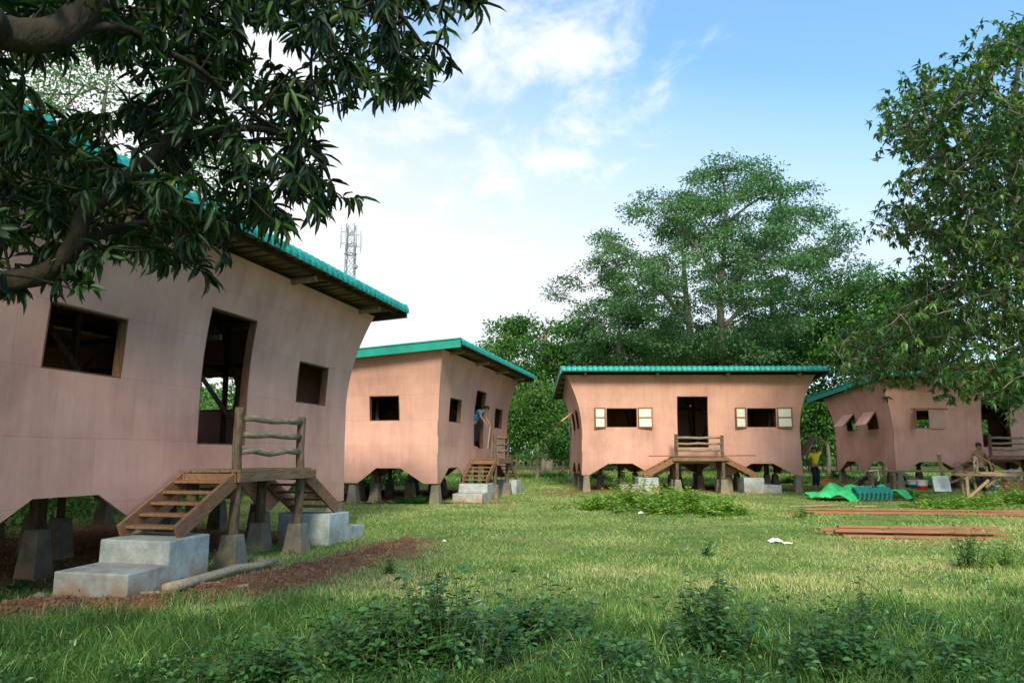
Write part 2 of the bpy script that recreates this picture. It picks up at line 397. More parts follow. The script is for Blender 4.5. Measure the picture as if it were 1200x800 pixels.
# clouds: project direction on a high plane
den = math_('MAXIMUM', math_('ADD', elev, .12), .05)
cx = math_('DIVIDE', sx.outputs[0], den); cy = math_('DIVIDE', sx.outputs[1], den)
cv = N.new('ShaderNodeCombineXYZ'); L.new(cx, cv.inputs[0]); L.new(cy, cv.inputs[1])
mp = N.new('ShaderNodeMapping'); mp.inputs['Scale'].default_value = (1.5, 1.1, 1); mp.inputs['Location'].default_value = (3.2, 1.2, 0); mp.inputs['Rotation'].default_value = (0, 0, .5); L.new(cv.outputs[0], mp.inputs[0])
n1 = N.new('ShaderNodeTexNoise'); n1.inputs['Scale'].default_value = 3.1; n1.inputs['Detail'].default_value = 11; n1.inputs['Roughness'].default_value = .62; n1.inputs['Distortion'].default_value = .25; L.new(mp.outputs[0], n1.inputs['Vector'])
n2 = N.new('ShaderNodeTexNoise'); n2.inputs['Scale'].default_value = .55; n2.inputs['Detail'].default_value = 3; L.new(mp.outputs[0], n2.inputs['Vector'])
cover = math_('MULTIPLY_ADD', n2.outputs['Fac'], .5, math_('MULTIPLY', sx.outputs[0], -.80))
# a bank of broken cloud centred a little right of the view axis, high up
bank = N.new('ShaderNodeVectorMath'); bank.operation = 'DISTANCE'; L.new(tc.outputs['Generated'], bank.inputs[0]); bank.inputs[1].default_value = (.085, .873, .480)
bk = math_('SUBTRACT', 1.0, math_('DIVIDE', bank.outputs['Value'], .26), clamp=True)
cover = math_('ADD', cover, math_('MULTIPLY', bk, .27))
cl = math_('ADD', n1.outputs['Fac'], cover)
mr = N.new('ShaderNodeMapRange'); mr.interpolation_type = 'SMOOTHSTEP'; mr.inputs[1].default_value = .74; mr.inputs[2].default_value = 1.02; L.new(cl, mr.inputs[0])
skyc = N.new('ShaderNodeMix'); skyc.data_type = 'RGBA'; skyc.blend_type = 'MULTIPLY'; skyc.inputs[0].default_value = 1; L.new(sky.outputs[0], skyc.inputs[6]); skyc.inputs[7].default_value = (1.0, 1.9, 2.1, 1)
m1 = N.new('ShaderNodeMix'); m1.data_type = 'RGBA'; L.new(hz, m1.inputs[0]); L.new(skyc.outputs[2], m1.inputs[6]); m1.inputs[7].default_value = (6.8, 7.0, 7.6, 1)
m2 = N.new('ShaderNodeMix'); m2.data_type = 'RGBA'; L.new(math_('MULTIPLY', mr.outputs[0], .78), m2.inputs[0]); L.new(m1.outputs[2], m2.inputs[6]); m2.inputs[7].default_value = (8.3, 8.2, 8.2, 1)
L.new(m2.outputs[2], bg.inputs['Color'])
sd = bpy.data.lights.new('sun', 'SUN'); sd.energy = 3.4; sd.angle = R(13); sd.color = (1, .94, .66)
so = bpy.data.objects.new('sun', sd); COL.objects.link(so)
sv = Vector((math.sin(SUN_AZ) * math.cos(SUN_EL), math.cos(SUN_AZ) * math.cos(SUN_EL), math.sin(SUN_EL)))
so.rotation_euler = (-sv).to_track_quat('-Z', 'Y').to_euler(); so.location = (0, -20, 30)
scene.view_settings.view_transform = 'Standard'; scene.view_settings.look = 'None'; scene.view_settings.exposure = 0.33; scene.view_settings.gamma = 1

# ================================================================== ground
def seg_dist(x, y, pts):
    d = np.full(np.shape(x), 1e9)
    for a, b in zip(pts[:-1], pts[1:]):
        ax, ay = a[:2]; bx, by = b[:2]; L2 = (bx - ax) ** 2 + (by - ay) ** 2
        t = np.clip(((x - ax) * (bx - ax) + (y - ay) * (by - ay)) / L2, 0, 1)
        d = np.minimum(d, np.hypot(x - ax - t * (bx - ax), y - ay - t * (by - ay)))
    return d
DIRT1 = [on_ground(*p) for p in ((-60, 735), (40, 712), (150, 704), (270, 688), (370, 668), (440, 652), (478, 638))]
DIRT_SPOTS = [(DIRT1, .60, 1.0), ([on_ground(530, 591), on_ground(590, 590)], .45, .9), ([on_ground(655, 577), on_ground(690, 575)], .9, .8),
              ([on_ground(985, 640), on_ground(1100, 632)], .5, .35), ([on_ground(960, 601), on_ground(1190, 603)], .7, .45), ([on_ground(600, 632), on_ground(700, 628)], .5, .2),
              ([(-12, 62), (4, 60), (30, 62)], 5.5, 1.0), ([on_ground(925, 601), on_ground(975, 600)], .5, .8), ([on_ground(1060, 640), on_ground(1180, 633)], .45, .3)]
def house_loc(h, x, y):
    x0, y0, a = HP[h][:3]; dx, dy = x - x0, y - y0
    return dx * math.cos(a) + dy * math.sin(a), -dx * math.sin(a) + dy * math.cos(a)
HP = {1: (-5.323, 7.139, R(76.93), -.021), 2: (-2.168, 22.198, R(76.59), .059), 3: (2.722, 29.531, R(-.6), .118), 4: (15.94, 31.621, R(.27), .160)}
def dirt(x, y):
    x = np.asarray(x, float); y = np.asarray(y, float)
    wob = (vnoise(x, y, .7, 3) - .5) * .75 + (vnoise(x, y, .22, 4) - .5) * .6
    v = np.zeros(x.shape)
    for pts, wd, st in DIRT_SPOTS:
        d = seg_dist(x, y, pts) / wd + wob
        v = np.maximum(v, st * np.clip((1.2 - d) / .65, 0, 1))
    for h in HP:
        u, q = house_loc(h, x, y)
        inside = np.minimum(np.minimum(u + .1, 8.6 - u), np.minimum(q + .1, 5.9 - q))
        v = np.maximum(v, .9 * np.clip(inside / .8 + wob, 0, 1))
    return v
def zg(x, y):
    x = np.asarray(x, float); y = np.asarray(y, float)
    z = zbase(y) + (vnoise(x, y, 2.2, 1) - .5) * .05 + (vnoise(x, y, .6, 2) - .5) * .02
    m = np.clip(1.2 - seg_dist(x, y, DIRT1) / .5, 0, 1)
    return z + m * (.04 + .10 * (vnoise(x, y, .3, 5) - .35) + .07 * (vnoise(x, y, .14, 6) - .5))
def axis(a0, a1, step, far, grow_=1.22):
    c = list(np.arange(a0, a1, step)); s = step; v = c[0]; lo = []
    while v > -far: s *= grow_; v -= s; lo.append(v)
    s = step; v = c[-1]; hi = []
    while v < far: s *= grow_; v += s; hi.append(v)
    return np.array(lo[::-1] + c + hi)
gx = axis(-7, 14, .085, 700); gy = axis(4.2, 20, .085, 900, 1.06)
GX, GY = np.meshgrid(gx, gy); GZ = zg(GX, GY)
nx, ny = len(gx), len(gy)
idx = np.arange(nx * ny).reshape(ny, nx)
Fq = np.stack([idx[:-1, :-1], idx[:-1, 1:], idx[1:, 1:], idx[1:, :-1]], -1).reshape(-1, 4)
ground = np_mesh('ground', np.stack([GX, GY, GZ], -1).reshape(-1, 3), [Fq], 'tarp', var=dirt(GX, GY).ravel(), smooth=True)
tag(ground, kind='structure')
m, N, L, B = new_mat('soil_and_turf')
tc = N.new('ShaderNodeTexCoord'); a = N.new('ShaderNodeAttribute'); a.attribute_name = 'var'
def noise(sc, det=6, rough=.6):
    n = N.new('ShaderNodeTexNoise'); n.inputs['Scale'].default_value = sc; n.inputs['Detail'].default_value = det; n.inputs['Roughness'].default_value = rough; L.new(tc.outputs['Object'], n.inputs['Vector']); return n.outputs['Fac']
def ramp(f, els):
    r = N.new('ShaderNodeValToRGB'); e = r.color_ramp.elements
    for i, (p, c) in enumerate(els):
        q = e[i] if i < 2 else e.new(p); q.position = p; q.color = (*c, 1)
    L.new(f, r.inputs[0]); return r.outputs[0]
turf = ramp(noise(.55, 8, .7), [(.3, (.07, .12, .03)), (.5, (.17, .22, .06)), (.7, (.30, .29, .12))])
soil = ramp(noise(5, 10, .75), [(.32, (.14, .062, .034)), (.55, (.33, .16, .092)), (.72, (.48, .28, .18))])
mx = N.new('ShaderNodeMix'); mx.data_type = 'RGBA'
ad = N.new('ShaderNodeMath'); ad.operation = 'MULTIPLY_ADD'; L.new(noise(7, 6, .7), ad.inputs[0]); ad.inputs[1].default_value = 1.2; L.new(a.outputs['Fac'], ad.inputs[2])
mr = N.new('ShaderNodeMapRange'); mr.inputs[1].default_value = .85; mr.inputs[2].default_value = 1.15; L.new(ad.outputs[0], mr.inputs[0])
L.new(mr.outputs[0], mx.inputs[0]); L.new(turf, mx.inputs[6]); L.new(soil, mx.inputs[7]); L.new(mx.outputs[2], B.inputs['Base Color'])
bp = N.new('ShaderNodeBump'); bp.inputs['Strength'].default_value = .9; bp.inputs['Distance'].default_value = .04; L.new(noise(16, 9, .75), bp.inputs['Height']); L.new(bp.outputs[0], B.inputs['Normal'])
B.inputs['Roughness'].default_value = .95; B.inputs['Specular IOR Level'].default_value = .1
ground.data.materials.clear(); ground.data.materials.append(m)

# ================================================================== stilt houses
LU, DV = 8.493, 5.63
ZT, ZTB, Z0 = 4.474, 4.10, 2.40
FU, FV = .606, .311
def gfl(z):
    z = np.asarray(z, float)
    return np.where(z > Z0, (np.maximum(z - Z0, 0) / (ZT - Z0)) ** 1.9, 0) + .035 * np.where(z < 2, ((2 - z) / 1.4) ** 2, 0)
def ends(s, Ls, k=.95):
    return -np.clip(1 - s / k, 0, 1) ** 1.3 + np.clip(1 - (Ls - s) / k, 0, 1) ** 1.3
def roof_under(v): return 4.60 - .065 * (v + .9)
def surf(side, s, z):
    """outer surface point of a wall; side in front, back, left, right"""
    g = float(gfl(z))
    if side == 'front': return (s + FU * g * float(ends(s, LU)), -FV * g, z)
    if side == 'back': return (s + FU * g * float(ends(s, LU)), DV + FV * g, z)
    e = float(ends(s, DV)); y = s + FV * g * e
    return (-FU * g, y, z) if side == 'left' else (LU + FU * g, y, z)
ARCH_F = [(0, .62), (.28, .62), (1.02, 1.06), (1.95, 1.06), (2.72, .62), (3.0, .62), (3.62, 1.06), (4.9, 1.06), (5.5, .62), (5.8, .62), (6.55, 1.06), (7.38, 1.06), (8.22, .62), (LU, .62)]
ARCH_S = [(0, .62), (.42, .62), (1.15, 1.06), (1.92, 1.06), (2.5, .62), (2.9, .62), (3.72, 1.06), (4.5, 1.06), (5.25, .62), (DV, .62)]
WIN_F = [(.972, 2.165, 2.455, 3.198), (3.729, 4.935, 1.673, 3.657), (6.451, 7.587, 2.455, 3.198)]
WIN_S = [(1.21, 2.17, 2.455, 3.198), (3.30, 4.26, 2.455, 3.198)]
WIN_B = [(.8, 1.7, 2.3, 3.1), (3.9, 4.7, 2.3, 3.1), (6.9, 7.6, 2.3, 3.1)]
def WINS(side): return {'front': WIN_F, 'back': WIN_B, 'right': [(2.50, 3.46, 2.455, 3.198)]}.get(side, WIN_S)
def wall_sheet(side, parent):
    Ls = LU if side in ('front', 'back') else DV
    arch = ARCH_F if Ls == LU else ARCH_S
    wins = WINS(side)
    S = set([round(a[0], 4) for a in arch]) | {round(q, 4) for w_ in wins for q in w_[:2]}
    S |= {round(x, 4) for x in np.concatenate([[0, .12, .25, .4, .6, .8, .95], Ls - np.array([0, .12, .25, .4, .6, .8, .95]), np.arange(1.3, Ls - 1, .45)])}
    S = sorted(S); S = [s for i, s in enumerate(S) if i == 0 or s - S[i - 1] > .015]
    Zs = sorted({1.06, 1.25, 1.5, 1.673, 2.0, 2.3, 2.455, 2.6, 2.75, 2.9, 3.05, 3.1, 3.198, 3.35, 3.5, 3.657} | {q for w_ in wins for q in w_[2:]})
    if side not in ('front',): Zs = [z for z in Zs if z != 1.673]
    top_n = 4
    def ztop(s):
        if side == 'front': return ZT
        if side == 'back': return ZTB
        return ZT + (ZTB - ZT) * s / DV
    def bot(s): return float(np.interp(s, [a[0] for a in arch], [a[1] for a in arch]))
    mb = MB(); uv = []
    def P(s, z):
        mb.v.append(surf(side, s, z)); uv.append((s + {'front': 0, 'back': 20, 'left': 40, 'right': 60}[side], z)); return len(mb.v) - 1
    cache = {}
    def PP(s, z):
        k = (round(s, 4), round(z, 4))
        if k not in cache: cache[k] = P(s, z)
        return cache[k]
    for s0, s1 in zip(S[:-1], S[1:]):
        b0, b1 = bot(s0), bot(s1)
        if min(b0, b1) < 1.055:
            if b0 >= 1.055: mb.f.append((PP(s0, 1.06), PP(s1, b1), PP(s1, 1.06)))
            elif b1 >= 1.055: mb.f.append((PP(s0, b0), PP(s1, 1.06), PP(s0, 1.06)))
            else: mb.f.append((PP(s0, b0), PP(s1, b1), PP(s1, 1.06), PP(s0, 1.06)))
        rows0 = Zs + [Zs[-1] + (ztop(s0) - Zs[-1]) * k / top_n for k in range(1, top_n + 1)]
        rows1 = Zs + [Zs[-1] + (ztop(s1) - Zs[-1]) * k / top_n for k in range(1, top_n + 1)]
        for j in range(len(rows0) - 1):
            zc = (rows0[j] + rows0[j + 1]) / 2; sc = (s0 + s1) / 2
            if any(a < sc < b and c < zc < d for a, b, c, d in wins): continue
            mb.f.append((PP(s0, rows0[j]), PP(s1, rows1[j]), PP(s1, rows1[j + 1]), PP(s0, rows0[j + 1])))
    if side in ('back', 'left'): mb.f = [f[::-1] for f in mb.f]
    o = mb.build('wall', 'pink_board', parent, uv=uv, solid=.028)
    return o
NRM = {'front': Vector((0, -1, 0)), 'back': Vector((0, 1, 0)), 'left': Vector((-1, 0, 0)), 'right': Vector((1, 0, 0))}
def frame_ring(name, side, win, parent, mat='reveal_wood', door=False):
    a, b, c, d = win; n = NRM[side]; mb = MB(); t = .02; dep = .12
    zs = [c, d] if not door else [c, 2.3, 2.6, 2.9, 3.2, 3.45, d]
    def q(s, z): return Vector(surf(side, s, z)) - n * (dep / 2 + .004)
    tang = Vector((1, 0, 0)) if side in ('front', 'back') else Vector((0, 1, 0))
    for s, sg in ((a, 1), (b, -1)):
        for z0, z1 in zip(zs[:-1], zs[1:]):
            mb.bar(q(s, z0) + tang * sg * t / 2, q(s, z1) + tang * sg * t / 2, dep, t, up=tang)
    for z, sg in ((c, 1), (d, -1)):
        e = t + .001
        mb.bar(q(a, z) + Vector((0, 0, sg * t / 2)) + tang * e, q(b, z) + Vector((0, 0, sg * t / 2)) - tang * e, dep, t, up=(0, 0, 1))
    return mb.build(name, mat, parent)
def shutter(parent, w_, h, loc, rz, tilt=0, panels=True):
    """hinged leaf: frame with two pale panels, hinge at its local x = 0"""
    fr = MB(); t = .055
    fr.bar((0, 0, t / 2), (w_, 0, t / 2), .035, t); fr.bar((0, 0, h - t / 2), (w_, 0, h - t / 2), .035, t)
    fr.bar((t / 2, 0, t), (t / 2, 0, h - t), .034, t, up=(0, 1, 0)); fr.bar((w_ - t / 2, 0, t), (w_ - t / 2, 0, h - t), .034, t, up=(0, 1, 0))
    fr.bar((t, 0, h / 2), (w_ - t, 0, h / 2), .034, t)
    o = fr.build('shutter', 'frame_wood', parent); o.location = loc; o.rotation_euler = (tilt, 0, rz)
    for z0, z1 in ((t, h / 2 - t / 2), (h / 2 + t / 2, h - t)):
        MB().box((w_ / 2, 0, (z0 + z1) / 2), (w_ - 2 * t - .002, .012, z1 - z0 - .002)).build('panel', 'white_panel' if panels else 'pink_flat', o)
    return o
noisy('pink_flat', (.47, .25, .21), (.58, .33, .28), 3, .75, .1)
def awning(parent, side, win, ang):
    a, b, c, d = win; h = d - c; n = NRM[side]; mb = MB()
    hinge = [Vector(surf(side, s, d + .02)) + n * .03 for s in (a - .03, b + .03)]
    out = n * math.sin(ang) * h * 1.02 + Vector((0, 0, -math.cos(ang) * h * 1.02))
    up = (hinge[1] - hinge[0]).cross(out).normalized() * .014
    vs = [p + o_ + k * up for k in (-1, 1) for p, o_ in ((hinge[0], out * 0), (hinge[1], out * 0), (hinge[1], out), (hinge[0], out))]
    mb.add(vs, [(0, 1, 2, 3), (7, 6, 5, 4), (0, 4, 5, 1), (1, 5, 6, 2), (2, 6, 7, 3), (3, 7, 4, 0)])
    o = mb.build('shutter', 'pale_pink', parent); f = MB()
    for s in (0, 1): f.bar(hinge[s] + up * 0 - up * 2.3 + out * .02, hinge[s] + out * .98 - up * 2.3, .05, .03, up=n)
    f.build('frame', 'frame_wood', o)
    return o
def make_house(h):
    x0, y0, a, gz = HP[h]; root = empty('stilt_house', (x0, y0, gz), a)
    for side in ('front', 'back', 'left', 'right'):
        wall_sheet(side, root)
        for i, wn in enumerate(WINS(side)):
            if side == 'front' and i == 1: frame_ring('door_frame', side, wn, root, door=True)
            else: frame_ring('window_frame', side, wn, root)
    # roof sheet: corrugated teal metal, falling to the back
    u0, u1 = -.80, 9.38; v0, v1 = -.86, 6.75; n = 244; us = np.linspace(u0, u1, n); V = []; Fc = []
    prof = .018 * np.cos(us / .2 * 2 * math.pi)
    vs_ = np.linspace(v0, v1, 12)
    for v in vs_:
        z = roof_under(v) + .085 + .012 * ((v * 2.7) % 1.0)
        for u, p in zip(us, prof): V.append((u, v, z + p))
    for j in range(len(vs_) - 1):
        for i in range(n - 1): Fc.append((j * n + i, j * n + i + 1, (j + 1) * n + i + 1, (j + 1) * n + i))
    mb = MB(); mb.v = V; mb.f = Fc; rf = mb.build('roof', 'teal_tile', root, smooth=True, solid=.012)
    # front cap: overlapping curved tiles wrapping over the eave
    mb = MB(); prof = [(-.50, 4.680), (-.60, 4.725), (-.72, 4.755), (-.85, 4.755), (-.94, 4.72), (-.985, 4.665), (-.995, 4.60), (-.985, 4.55)]
    pu, pz = -.83, None; per = .2; uu = []; 
    k = int(round((u1 + .03 - pu) / per)); vs2 = []; cv, cz = -.82, 4.60
    cols = []
    for i in range(k + 1):
        ua = pu + i * per
        for du, r in ((0, .86), (.02, .92), (.06, 1.03), (.11, 1.10), (.16, 1.08), (.19, .99)):
            if ua + du <= u1 + .04: cols.append((ua + du, r))
    for (u, r) in cols:
        for (v, z) in prof: vs2.append((u, cv + (v - cv) * r, cz + (z - cz) * r))
    m_ = len(prof)
    for i in range(len(cols) - 1):
        for j in range(m_ - 1): a_ = i * m_ + j; mb.f.append((a_, a_ + 1, a_ + m_ + 1, a_ + m_))
    mb.v = vs2; mb.build('eave_cap', 'teal_tile', root, solid=.01)
    # side barge flashings
    for u, sg in ((u0, -1), (u1, 1)):
        mb = MB(); A = lambda v, dz: Vector((u + sg * .03, v, roof_under(v) + dz))
        va, vb = -.93, 6.78
        mb.bar(A(va, .0), A(vb, .0), .02, .20, up=(0, 0, 1))
        mb.bar(A(va, .135) - Vector((sg * .05, 0, 0)), A(vb, .135) - Vector((sg * .05, 0, 0)), .17, .035, up=(0, 0, 1))
        mb.bar(A(va, -.115) + Vector((sg * .016, 0, 0)), A(vb, -.115) + Vector((sg * .016, 0, 0)), .052, .022, up=(0, 0, 1))
        mb.build('barge_board', 'teal_metal', root)
        MB().bar(A(va + .04, -.02) - Vector((sg * .035, 0, 0)), A(vb - .02, -.02) - Vector((sg * .035, 0, 0)), .03, .19, up=(0, 0, 1)).build('barge_backing', 'dark_wood', root)
    mb = MB(); mb.bar((u0, 6.78, roof_under(6.78) + .02), (u1, 6.78, roof_under(6.78) + .02), .03, .16); mb.build('back_fascia', 'teal_metal', root)
    # battens and beams under the roof
    mb = MB()
    for i in range(38):
        u = -.72 + i * .268; wdt = random.uniform(.13, .22)
        mb.bar((u, -.86, roof_under(-.86) + .045 + random.uniform(-.008, .008)), (u + random.uniform(-.03, .03), 6.7, roof_under(6.7) + .045), wdt, .03)
    mb.build('batten', 'batten_wood', root)['kind'] = 'stuff'
    for v in (-.72, -.1, 1.3, 2.75, 4.2, 5.65, 6.5):
        MB().bar((-.70, v, roof_under(v) - .01), (9.28, v, roof_under(v) - .01), .06, .07).build('purlin', 'dark_wood', root)
    for u in (.12, 2.9, 5.62, 8.36):
        mb = MB(); mb.tube([(u, -.74, roof_under(-.74) - .11), (u, 2.8, roof_under(2.8) - .12), (u, 6.3, roof_under(6.3) - .11)], .06, 8); mb.build('rafter', 'rail_wood', root)
    # posts, piers, floor
    rows = [(.10, (.16, 2.86, 5.64, 8.33)), (1.30, (1.9, 4.95, 7.5)), (2.35, (.95, 3.9, 6.3)), (3.3, (1.9, 4.4, 6.9)), (5.45, (.16, 2.86, 5.64, 8.33))]
    if h != 1: rows[1] = (1.5, (1.75, 4.9, 7.6))
    else: rows[1] = (1.28, (2.42, 4.95, 7.5))
    for v, us_ in rows + [(2.7, (.16, 8.33))]:
        for u in us_:
            g = float(zg(*(lambda: (x0 + math.cos(a) * u - math.sin(a) * v, y0 + math.sin(a) * u + math.cos(a) * v))())) - gz
            MB().taper((u, v, g - .08), .33, .21, .68 - g).build('pier', 'pier_concrete', root, bevel=.012)
            inner = v in (1.5, 1.28, 3.3)
            mb = MB()
            for k in range(3 if inner else 1):
                ox = .055 * (k - 1) if inner else 0
                mb.tube([(u + ox, v + .02 * (k % 2), .56), (u + ox + random.uniform(-.02, .02), v, 1.1), (u + ox * (1 if v not in (.14, 5.45) else 1), v, 1.55 if inner else roof_under(v) - .15)], .058 if not inner else .05, 8, wob=.1)
            mb.build('post', 'log_wood', root, smooth=True)
    mb = MB(); mb.box((LU / 2, DV / 2, 1.61), (LU - .12, DV - .12, .05)).build('floor', 'dark_wood', root)
    for v in (.2, 1.3, 2.8, 4.2, 5.4): MB().bar((.08, v, 1.51), (LU - .08, v, 1.51), .08, .14).build('joist', 'dark_wood', root)
    # slanting bamboo struts inside
    for u in (2.86, 5.64):
        for v0_, v1_, ua, ub in ((.3, 2.2, -.1, -.9), (5.3, 3.3, .1, .9), (.35, 1.9, .1, 1.0), (5.2, 3.6, -.1, -.8)):
            MB().tube([(u + ua, v0_, 1.65), (u + (ua + ub) / 2, (v0_ + v1_) / 2, 3.1), (u + ub, v1_, roof_under(v1_) - .08)], .04, 7).build('strut', 'log_wood', root, smooth=True)
    for u in (.9, 4.3, 7.7):
        MB().bar((u, .1, 3.3), (u, DV - .1, 3.3), .05, .08).build('tie_beam', 'dark_wood', root)
    MB().bar((.1, 2.8, 3.32), (LU - .1, 2.8, 3.32), .06, .1).build('tie_beam', 'dark_wood', root)
    return root
H1 = make_house(1); tag(H1, 'pink board house on concrete piers, the large one standing under the overhanging mango tree', 'house', 'pink stilt houses around the clearing')
H2 = make_house(2); tag(H2, 'pink stilt house with a lit end wall and a worker in its doorway', 'house', 'pink stilt houses around the clearing')
H3 = make_house(3); tag(H3, 'pink stilt house facing the lawn squarely with white panelled shutters open at both windows', 'house', 'pink stilt houses around the clearing')
H4 = make_house(4); tag(H4, 'pink stilt house behind the workbenches, partly hidden by a mango tree', 'house', 'pink stilt houses around the clearing')
# shutters on the finished windows
def leafy(root, win, side_, rz): pass
for wn in (WIN_F[0], WIN_F[2]):
    hh = wn[3] - wn[2] + .05
    for s, rz in ((wn[0] - .03, R(180 + 14)), (wn[1] + .03, R(-12))):
        wd = .46 if rz > 1 else .58
        y = surf('front', s, 2.8)[1] - .03
        shutter(H3, wd, hh, (s, y, wn[2] - .025), rz)
awning(H3, 'left', WIN_S[0], R(52)); awning(H3, 'left', WIN_S[1], R(50))
awning(H4, 'left', WIN_S[0], R(40)); awning(H4, 'left', WIN_S[1], R(42))
y = -.035
shutter(H4, .50, .79, (WIN_F[0][0] - .02, y, 2.43), R(-116))
MB().box((WIN_F[0][1] - .33, -.03 - .02, 2.827), (.64, .022, .79)).build('shutter', 'pink_flat', H4)
MB().bar((WIN_F[0][0] - .2, -.06, 3.26), (WIN_F[0][1] + .15, -.06, 3.26), .05, .05).build('window_rail', 'frame_wood', H4)
# low boards standing inside below the rear windows
# ---------------- entrance decks
def make_deck():
    root = empty('entrance_deck', (0, 0, 0))
    mb = MB(); yy = -.93
    for i in range(6):
        mb.box((4.385, yy + .075, 1.305 + random.uniform(-.004, .004)), (1.97 + random.uniform(-.03, .03), .145, .035)); yy += .153
    mb.build('deck_floor', 'deck_wood', root, bevel=.004)
    mb = MB(); mb.bar((3.33, -.955, 1.225), (5.44, -.955, 1.235), .05, .125); mb.build('beam', 'deck_wood', root)
    MB().bar((3.37, -.9, 1.215), (3.37, .0, 1.215), .05, .12).build('beam', 'stair_wood', root)
    MB().bar((5.38, -.9, 1.215), (5.38, .0, 1.215), .05, .12).build('beam', 'stair_wood', root)
    MB().bar((3.33, -.10, 1.22), (5.42, -.10, 1.22), .05, .12).build('beam', 'deck_wood', root)
    for u, top in ((3.50, 2.17), (5.235, 2.12)):
        MB().tube([(u, -.80, .44), (u + .01, -.815, 1.1), (u - .012, -.80, 1.6), (u + .005, -.80, top)], [.072, .068, .066, .063], 10, wob=.07).build('post', 'log_wood', root, smooth=False, bevel=.008)
        MB().tube([(u, -.14, .44), (u, -.15, 1.16)], .075, 10, wob=.05).build('post', 'log_wood', root, smooth=True)
        MB().taper((u, -.80, -.1), .36, .215, .57).build('pier', 'pier_concrete', root, bevel=.012)
        MB().taper((u, -.14, -.1), .34, .21, .57).build('pier', 'pier_concrete', root, bevel=.012)
    for z, dz in ((2.03, .01), (1.81, -.012), (1.565, .02)):
        MB().tube([(3.53, -.80, z), (3.9, -.79, z + dz), (4.35, -.80, z - dz), (4.8, -.81, z + dz), (5.21, -.80, z + .005)], [.05, .047, .05, .045, .05], 9, wob=.06).build('rail', 'rail_wood', root, smooth=True)
    for sg in (-1, 1):
        c = 4.37; ut, ub = c + sg * .98, c + sg * 2.12; zt_, zb_ = 1.27, .58
        st = None
        for v in (-.86, -.08):
            o = MB().bar((ut, v, zt_ - .07), (ub, v, zb_ + .02), .045, .20, up=(0, 0, 1)).build('stringer', 'stair_wood', root, bevel=.004)
        for i in range(5):
            t = (i + .55) / 5.4; u = ut + (ub - ut) * t; z = zt_ - .03 + (zb_ - zt_) * t
            MB().box((u, -.47, z), (.24, .735, .035)).build('tread', 'stair_wood', root, bevel=.003)
        MB().bar((ut - sg * .03, -.84, 1.19), (ut - sg * .03, -.10, 1.19), .03, .12).build('riser_board', 'frame_wood', root)
    return root
D0 = make_deck()
decks = {}
for h in (1, 2, 3, 4):
    o = D0 if h == 1 else copy_tree(D0)
    x0, y0, a, gz = HP[h]; o.location = (x0, y0, gz); o.rotation_euler = (0, 0, a); decks[h] = o
for h, lb in ((1, 'rough log deck with three rails, at the door of the mango shaded house'), (2, 'wooden entrance deck with log rails at the doorway where a worker leans out'), (3, 'wooden entrance deck centred below the door between the white shuttered windows'), (4, 'wooden entrance deck behind the shirtless man')):
    tag(decks[h], lb, 'deck', 'log entrance decks at the house doors')
def step_block(h, u0, sg, lb):
    x0, y0, a, gz = HP[h]; mb = MB(); w_ = .92
    pr = [(0, -.15), (.64, -.15), (1.40, -.15), (1.40, .55), (.66, .55), (.64, .27), (0, .27)]
    vs = [(sg * p, y, z) for y in (-.96, -.02) for p, z in [(0, -.15), (1.40, -.15), (1.40, .555), (.64, .545), (.635, .285), (0, .27)]]
    n = 6; fs = [tuple(range(n)), tuple(range(2 * n - 1, n - 1, -1))] + [(i, i + n, (i + 1) % n + n, (i + 1) % n) for i in range(n)]
    # end faces as two quads so that nothing is concave
    fs = [(0, 1, 4, 5), (1, 2, 3, 4), (n + 5, n + 4, n + 1, n), (n + 4, n + 3, n + 2, n + 1)] + fs[2:]
    if sg < 0: fs = [f[::-1] for f in fs]
    mb.add(vs, fs)
    o = mb.build('concrete_step', 'step_concrete', None, bevel=.018)
    o.location = (x0 + math.cos(a) * u0, y0 + math.sin(a) * u0, gz); o.rotation_euler = (0, 0, a)
    tag(o, lb, 'step', 'two-step concrete blocks at the stair feet')
step_block(1, 1.37, 1, 'two-step concrete block stained with soil, at the near stair of the mango shaded house')
step_block(1, 7.40, -1, 'two-step concrete block at the far stair of the mango shaded house, past the log railing')
step_block(2, 1.37, 1, 'two-step concrete block under the near stair of the house with the worker in its doorway')
step_block(2, 7.40, -1, 'two-step concrete block beyond the log rails of the house with the worker in its doorway')
step_block(3, 1.37, 1, 'two-step concrete block left of the deck of the squarely facing house')
step_block(3, 7.35, -1, 'two-step concrete block right of the deck of the squarely facing house, towards the yellow shirt')

# ================================================================== things on the grass
def gp(px, py):
    p = on_ground(px, py); p[2] = float(zg(p[0], p[1])); return Vector([float(q) for q in p])
def V3(p): return Vector([float(q) for q in p])
